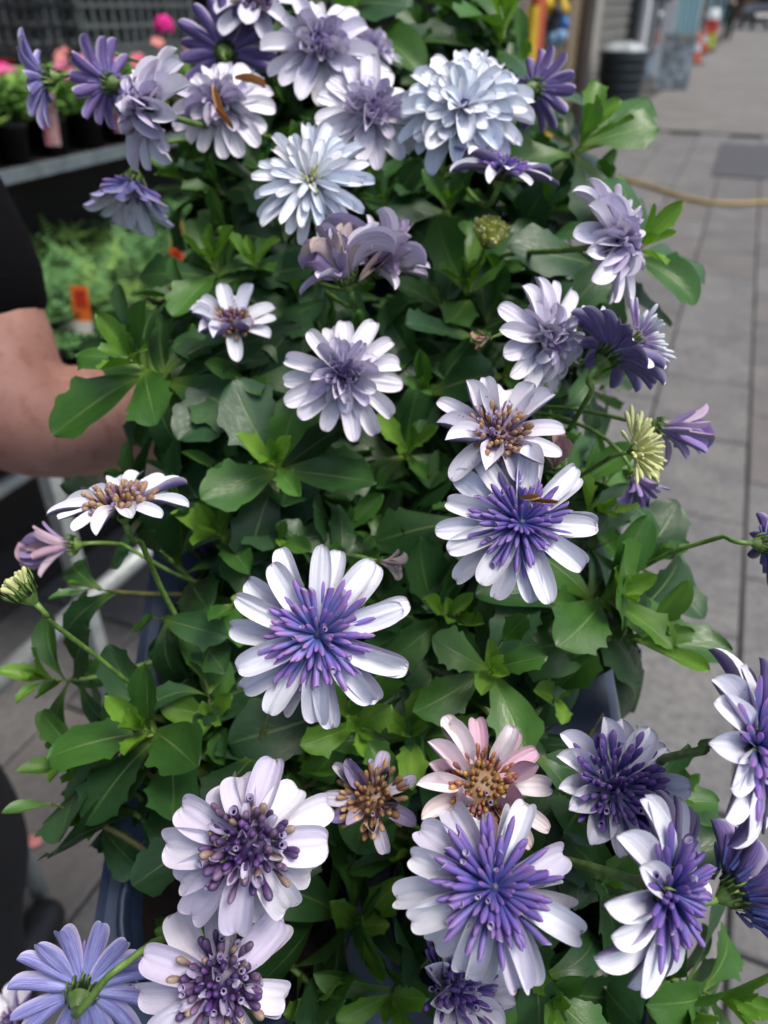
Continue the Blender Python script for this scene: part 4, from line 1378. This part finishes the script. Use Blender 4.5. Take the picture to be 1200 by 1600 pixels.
for q in range(30):
    s_ = 6.7 + q * .15
    B('board', s_, s_ + rsf.choice((.10, .12, .135)), WALL - .24, WALL - .24 + rsf.uniform(.05, .16), 0.02, rsf.uniform(2.1, 2.6), rsf.choice(woods))
e, B = building(11.2, 16.2, M_RENDER, 'grey shop with a closed roller shutter')
for q in range(34):
    B('shutter_slat', 11.9, 15.4, WALL - .24, WALL - .19 - .02 * (q % 2), .06 + q * .075, .125 + q * .075, M_SHUT)
B('pillar', 11.3, 11.75, WALL - .24, WALL - .05, 0, 2.8, M_RENDER)
B('pillar', 15.45, 15.9, WALL - .24, WALL - .05, 0, 2.8, M_DARKP)
B('fascia', 11.3, 16.1, WALL - .24, WALL - .08, 2.82, 3.15, M_DARKP)
e, B = building(16.2, 23.0, M_BLUEP, 'blue grey painted shop beyond the shutter')
for q in range(4):
    B('shop_window', 17.0 + q * 1.35, 18.2 + q * 1.35, WALL - .24, WALL - .21, .5, 2.5, M_GLASS)
B('pillar', 16.25, 16.7, WALL - .24, WALL - .02, 0, 2.8, M_WHITEP)
B('door', 22.3, 22.9, WALL - .24, WALL - .2, 0, 2.2, plain('red_door', S('8e3a38'), .5))
e, B = building(23.0, 34.0, M_WHITEP, 'pale painted shop further along the street')
for q in range(5):
    B('shop_window', 23.8 + q * 2, 25.2 + q * 2, WALL - .24, WALL - .21, .5, 2.5, M_TEAL)
e, B = building(34.0, 60.0, M_RENDER, 'long grey terrace closing the row of shops')
for q in range(8):
    B('shop_window', 35 + q * 3, 37 + q * 3, WALL - .24, WALL - .21, .4, 2.5, M_TEAL if q % 2 else M_GLASS)
for q, (l0, l1, mt, nm) in enumerate(((-12, 2, M_BRICK, 'brick building closing the far end of the street'), (2.3, 18, M_RENDER, 'grey building across the far end of the street'))):
    e = empty('far_building', ST(118, (l0 + l1) / 2, 0), nm, 'building')
    e.rotation_euler = (0, 0, ROTZ)
    MB().box((0, 0, 4.5), (l1 - l0, 8, 9)).obj('wall', mt, e)
    for i in range(4):
        for j in range(2):
            MB().box(((i - 1.5) * (l1 - l0) / 4.4, -4.02, 2 + j * 3.6), (1.6, .08, 1.8)).obj('window', M_GLASS, e)

# goods hung in front of the boards
def ball_bunch(px, py, d, r_, n, cols, label, cat, name):
    e = empty(name, P(px, py, d), label, cat)
    rb = random.Random(int(px))
    for q in range(n):
        a = q * 2.4
        p = V((math.cos(a) * r_ * .6 * rb.random() ** .5, rb.uniform(-.06, .06), math.sin(a) * r_ * .8 * rb.random() ** .5))
        rr = r_ * rb.uniform(.28, .42)
        mb = MB().lathe([(0.001, -rr), (rr * .7, -rr * .7), (rr, 0), (rr * .72, rr * .75), (rr * .25, rr * 1.1), (.001, rr * 1.05)], 10)
        mb.obj('bag', rb.choice(cols), e, True, loc=p)
M_YEL = plain('yellow_plastic', S('d8b41c'), .4, var=.2)
M_BLU = plain('blue_plastic', S('2f6fb8'), .35, var=.3)
M_BLU2 = plain('pale_blue_plastic', S('7fa8cf'), .35, var=.3)
M_ORG = plain('orange_plastic', S('c2512a'), .45, var=.2)
M_REDP = plain('red_plastic', S('b83230'), .4, var=.2)
ball_bunch(870, 42, 7.2, .17, 12, [M_BLU, M_BLU2, M_DARKP], 'bunch of blue and dark net bags hung on the boards', 'bags', 'hanging_bags')
ball_bunch(868, 4, 7.1, .15, 8, [M_YEL], 'bunch of yellow bags hung above the blue ones', 'bags', 'hanging_bags')
def tall_panel(s_, l_, w, z0, z1, mt, label, cat, name):
    o = SB(MB(), s_, s_ + w, l_, l_ + .05, z0, z1)
    c = ST(s_ + w / 2, l_, z0)
    o.v = [p - c for p in o.v]
    e = empty(name, c, label, cat)
    o.obj('panel', mt, e)
    MB().tube([(0, 0, -z0), (0, 0, .01)] if z0 > .02 else [(0, 0, 0), (0, 0, .3)], .012, 6).obj('pole', M_GALV, e)
    MB().box((0, 0, .008 - z0), (.2, .2, .016)).obj('foot', M_GALV, e)
tall_panel(6.75, -1.62, .28, .35, 1.9, M_ORG, 'orange upright banner in front of the boards', 'banner', 'upright_banner')
tall_panel(6.35, -1.55, .16, .9, 1.35, M_YEL, 'small yellow panel on a pole beside the orange banner', 'sign', 'standing_sign')
tall_panel(7.5, -1.6, .14, .1, .75, M_YEL, 'narrow yellow panel low on a pole before the boards', 'sign', 'standing_sign')

# dustbin
bp = G(958, 203)
e = empty('dustbin', (bp.x, bp.y, 0), 'dark ribbed metal dustbin with a white bag bulging from its top', 'dustbin')
MBN = plain('dark_galvanised', S('3d474b'), .4, .5, var=.3)
pr = []
for q in range(8):
    z = .01 + q * .105
    r_ = .235 + .06 * z / .8
    pr += [(r_, z), (r_, z + .045), (r_ + .014, z + .06), (r_ + .014, z + .08), (r_, z + .095)]
MB().lathe([(0.001, .005)] + pr + [(.30, .86), (.31, .88), (.30, .89), (.285, .88), (.28, .8), (.001, .78)], 28).obj('body', MBN, e, True)
rb = random.Random(4)
mb = MB().lathe([(.27, .86), (.25, .90), (.2, .93), (.13, .95), (.05, .97), (.001, .96)], 18)
for v_ in mb.v:
    v_ += V((rb.uniform(-.03, .03), rb.uniform(-.03, .03), rb.uniform(-.03, .03)))
mb.obj('bin_bag', plain('white_bag', S('a9b2b6'), .35, var=.15), e, True)
for s_ in (-1, 1):
    MB().tube([(s_ * .285, -.06, .66), (s_ * .325, -.04, .62), (s_ * .325, .04, .62), (s_ * .285, .06, .66)], .008, 6).obj('handle', MBN, e, True)
# A-board
bp = G(1048, 140)
e = empty('a_board', (bp.x, bp.y, 0), 'grey folding pavement board with a smudged photo panel', 'sign')
e.rotation_euler = (0, 0, ROTZ + .1)
t = NT('board_print')
tc = t.n('ShaderNodeTexCoord').outputs['Object']
c = t.mix(t.ramp(t.noise(7, tc, 3), .4, .6), S('8f9aa2'), S('5b656c'))
c = t.mix(t.ramp(t.noise(5, tc, 2, w=3.0), .58, .68), c, S('7d7a4e'))
t.put(t.b.inputs['Base Color'], c)
for s_ in (-1, 1):
    rot = M.Rotation(s_ * R(12), 3, 'X')
    MB().box((0, s_ * .10, .46), (.56, .02, .88), rot).obj('panel', t.m, e)
    MB().box((0, s_ * .105 * 1.02, .91), (.6, .03, .03)).obj('rail', M_GALV, e)
    for x_ in (-.29, .29):
        MB().box((x_, s_ * .10, .46), (.025, .03, .9), rot).obj('frame', M_GALV, e)

def cone(px, py, label, col=M_ORG):
    b = G(px, py)
    e = empty('traffic_cone', (b.x, b.y, 0), label, 'traffic cone', 'traffic cones by the shops')
    MB().box((0, 0, .02), (.4, .4, .04)).obj('base', M_BLACKP, e)
    MB().lathe([(.15, .04), (.10, .3)], 16).obj('lower_cone', col, e, True)
    MB().lathe([(.10, .3), (.07, .5)], 16).obj('reflective_sleeve', M_WHITEP, e, True)
    MB().lathe([(.07, .5), (.03, .75), (.001, .755)], 16).obj('tip', col, e, True)
cone(1085, 100, 'orange and white traffic cone behind the grey pavement board')
cone(1098, 82, 'orange and white traffic cone by the striped barrier drum')
b = G(1014, 127) + SL * .3
e = empty('fire_extinguisher', (b.x, b.y, 0), 'red cylinder standing by the shutter pillar', 'extinguisher')
MB().lathe([(.001, 0), (.13, .0), (.135, .05), (.135, .62), (.10, .72), (.045, .78), (.045, .84), (.001, .85)], 18).obj('cylinder', M_REDP, e, True)
MB().tube([(.0, 0, .84), (.06, 0, .9), (.14, 0, .88)], .016, 6).obj('lever', M_BLACKP, e, True)
MB().tube([(.03, 0, .85), (.16, 0, .8), (.18, 0, .5), (.15, 0, .35)], .015, 6).obj('hose', M_BLACKP, e, True)
b = G(1040, 122)
e = empty('leaning_board', (b.x - .15, b.y, 0), 'tall pale blue white board leaning at the shop corner', 'board')
e.rotation_euler = (0, 0, ROTZ)
MB().box((0, 0, .72), (.26, .04, 1.4), M.Rotation(R(-5), 3, 'X')).obj('panel', M_WHITEP, e)
MB().box((0, .03, .36), (.04, .06, .7), M.Rotation(R(-5), 3, 'X')).obj('batten', M_WOOD, e)
b = G(1104, 80)
e = empty('barrier_drum', (b.x, b.y, 0), 'street works drum with yellow green, red and white bands', 'barrier')
MB().lathe([(.001, 0), (.3, 0), (.3, .08), (.22, .1)], 18).obj('foot', M_BLACKP, e, True)
MB().lathe([(.22, .1), (.21, .55)], 18).obj('band', plain('lime_band', S('a9b92a'), .5), e, True)
MB().lathe([(.215, .55), (.21, .95)], 18).obj('band', M_REDP, e, True)
MB().lathe([(.21, .95), (.18, 1.25), (.001, 1.27)], 18).obj('cap', M_WHITEP, e, True)

# a far passer-by and parked cars
b = G(1133, 66)
e = empty('person', (b.x, b.y, 0), 'distant person in dark clothes walking along the pavement', 'person')
e.rotation_euler = (0, 0, ROTZ)
hv = [V((0, 0, .95)), V((0, 0, 1.2)), V((0, 0, 1.42)), V((0, .0, 1.52)), V((0, .02, 1.66)), V((.1, .0, .88)), V((.11, .14, .5)), V((.11, .1, .06)), V((.11, .22, .03)), V((-.1, 0, .88)), V((-.11, .02, .5)), V((-.11, -.2, .08)), V((-.11, -.1, .03)),
      V((.2, 0, 1.4)), V((.25, -.06, 1.15)), V((.24, .02, .9)), V((.24, .04, .8)), V((-.2, 0, 1.4)), V((-.25, .04, 1.15)), V((-.24, .14, .92)), V((-.24, .17, .83))]
skin('body', hv, [(0, 1), (1, 2), (2, 3), (3, 4), (0, 5), (5, 6), (6, 7), (7, 8), (0, 9), (9, 10), (10, 11), (11, 12), (2, 13), (13, 14), (14, 15), (15, 16), (2, 17), (17, 18), (18, 19), (19, 20)],
     [.13, .12, .13, .05, .10, .09, .06, .045, .04, .09, .06, .045, .04, .06, .05, .035, .035, .06, .05, .035, .035], M_SKIN, e)
skin('coat', hv[:4] + [V((0, 0, .75)), hv[13], hv[14], hv[15], hv[17], hv[18], hv[19]], [(1, 0), (0, 4), (1, 2), (2, 3), (2, 5), (5, 6), (6, 7), (2, 8), (8, 9), (9, 10)], [.17, .16, .165, .07, .17, .08, .065, .05, .08, .065, .05], plain('olive_coat', S('2e3128'), .9), e)
skin('trousers', [hv[0], hv[5], hv[6], hv[7], hv[9], hv[10], hv[11]], [(0, 1), (1, 2), (2, 3), (0, 4), (4, 5), (5, 6)], [.14, .1, .075, .06, .1, .075, .06], M_TROUSER, e)
skin('hair', [V((0, -.01, 1.71)), V((0, -.03, 1.66))], [(0, 1)], [.1, .1], M_HAIR, e)

def car(s_, l_, rz, col, label, van=False):
    e = empty('parked_car', ST(s_, l_, 0), label, 'car', 'cars parked at the far end of the street')
    e.rotation_euler = (0, 0, ROTZ + rz)
    paint = plain('car_paint_' + col, S(col), .25, .2, var=.08)
    h = 2.0 if van else 1.45
    prof = [(-2.1, .35), (-2.15, .75), (-1.95, .95), (-1.1, 1.02), (-.5, h - .05), (0, h), (1.2 if not van else 2.0, h - .03), (1.85 if not van else 2.12, 1.0), (2.12, .9), (2.12, .35)]
    vv, ff = [], []
    n_ = len(prof)
    for x_, k_ in ((-.86, 1), (.86, 1)):
        for y_, z_ in prof:
            vv.append((x_ * (1 if z_ < 1.05 else .84), y_, z_))
    ff = [tuple(range(n_)), tuple(range(2 * n_ - 1, n_ - 1, -1))] + [(i, i + n_, (i + 1) % n_ + n_, (i + 1) % n_) for i in range(n_)]
    MB().add(vv, ff).obj('body', paint, e)
    ws = MB().add([(-.70, -1.06, 1.06), (.70, -1.06, 1.06), (.66, -.54, h - .10), (-.66, -.54, h - .10)], [(0, 1, 2, 3)])
    ws.v = [p + V((0, -.03, .015)) for p in ws.v]
    ws.obj('windscreen', M_GLASS, e)
    for x_ in (-1, 1):
        MB().add([(x_ * .80, -.85, 1.06), (x_ * .80, 1.5, 1.06), (x_ * .745, 1.1, h - .12), (x_ * .745, -.45, h - .12)], [(0, 1, 2, 3)]).obj('side_window', M_GLASS, e)
        MB().box((x_ * .62, -2.13, .72), (.3, .06, .13)).obj('headlight', M_WHITEP, e)
        for y_ in (-1.35, 1.35):
            m_ = M.Translation((x_ * .82, y_, .32)) @ M.Rotation(R(90), 4, 'Y')
            w_ = MB().lathe([(.001, -.1), (.3, -.1), (.32, -.06), (.32, .06), (.3, .1), (.001, .1)], 18, m_).obj('wheel', M_BLACKP, e, True)
            MB().lathe([(.001, x_ * .105), (.2, x_ * .105), (.2, x_ * .09)], 14, m_).obj('rim', M_GALV, w_)
    MB().box((0, -2.14, .5), (.5, .04, .11)).obj('number_plate', M_WHITEP, e)
car(66, -.2, .25, '1c2028', 'dark car parked across the far pavement')
car(72, 2.6, .1, 'b9c2c8', 'pale silver van parked beside the dark car', True)
car(80, 5.6, 0.0, '54626e', 'blue grey car on the road beyond the van')
b = G(50, 1318)
lf = MB().lathe([(.001, .004), (.012, .006), (.018, .003)], 8).obj('fallen_petal', M_PINK[2], None, True, loc=(b.x, b.y, .004))
lf.scale = (1.2, .8, 1)
tag(lf, 'small pink fallen petal on the slab by the dark trousers', 'petal')
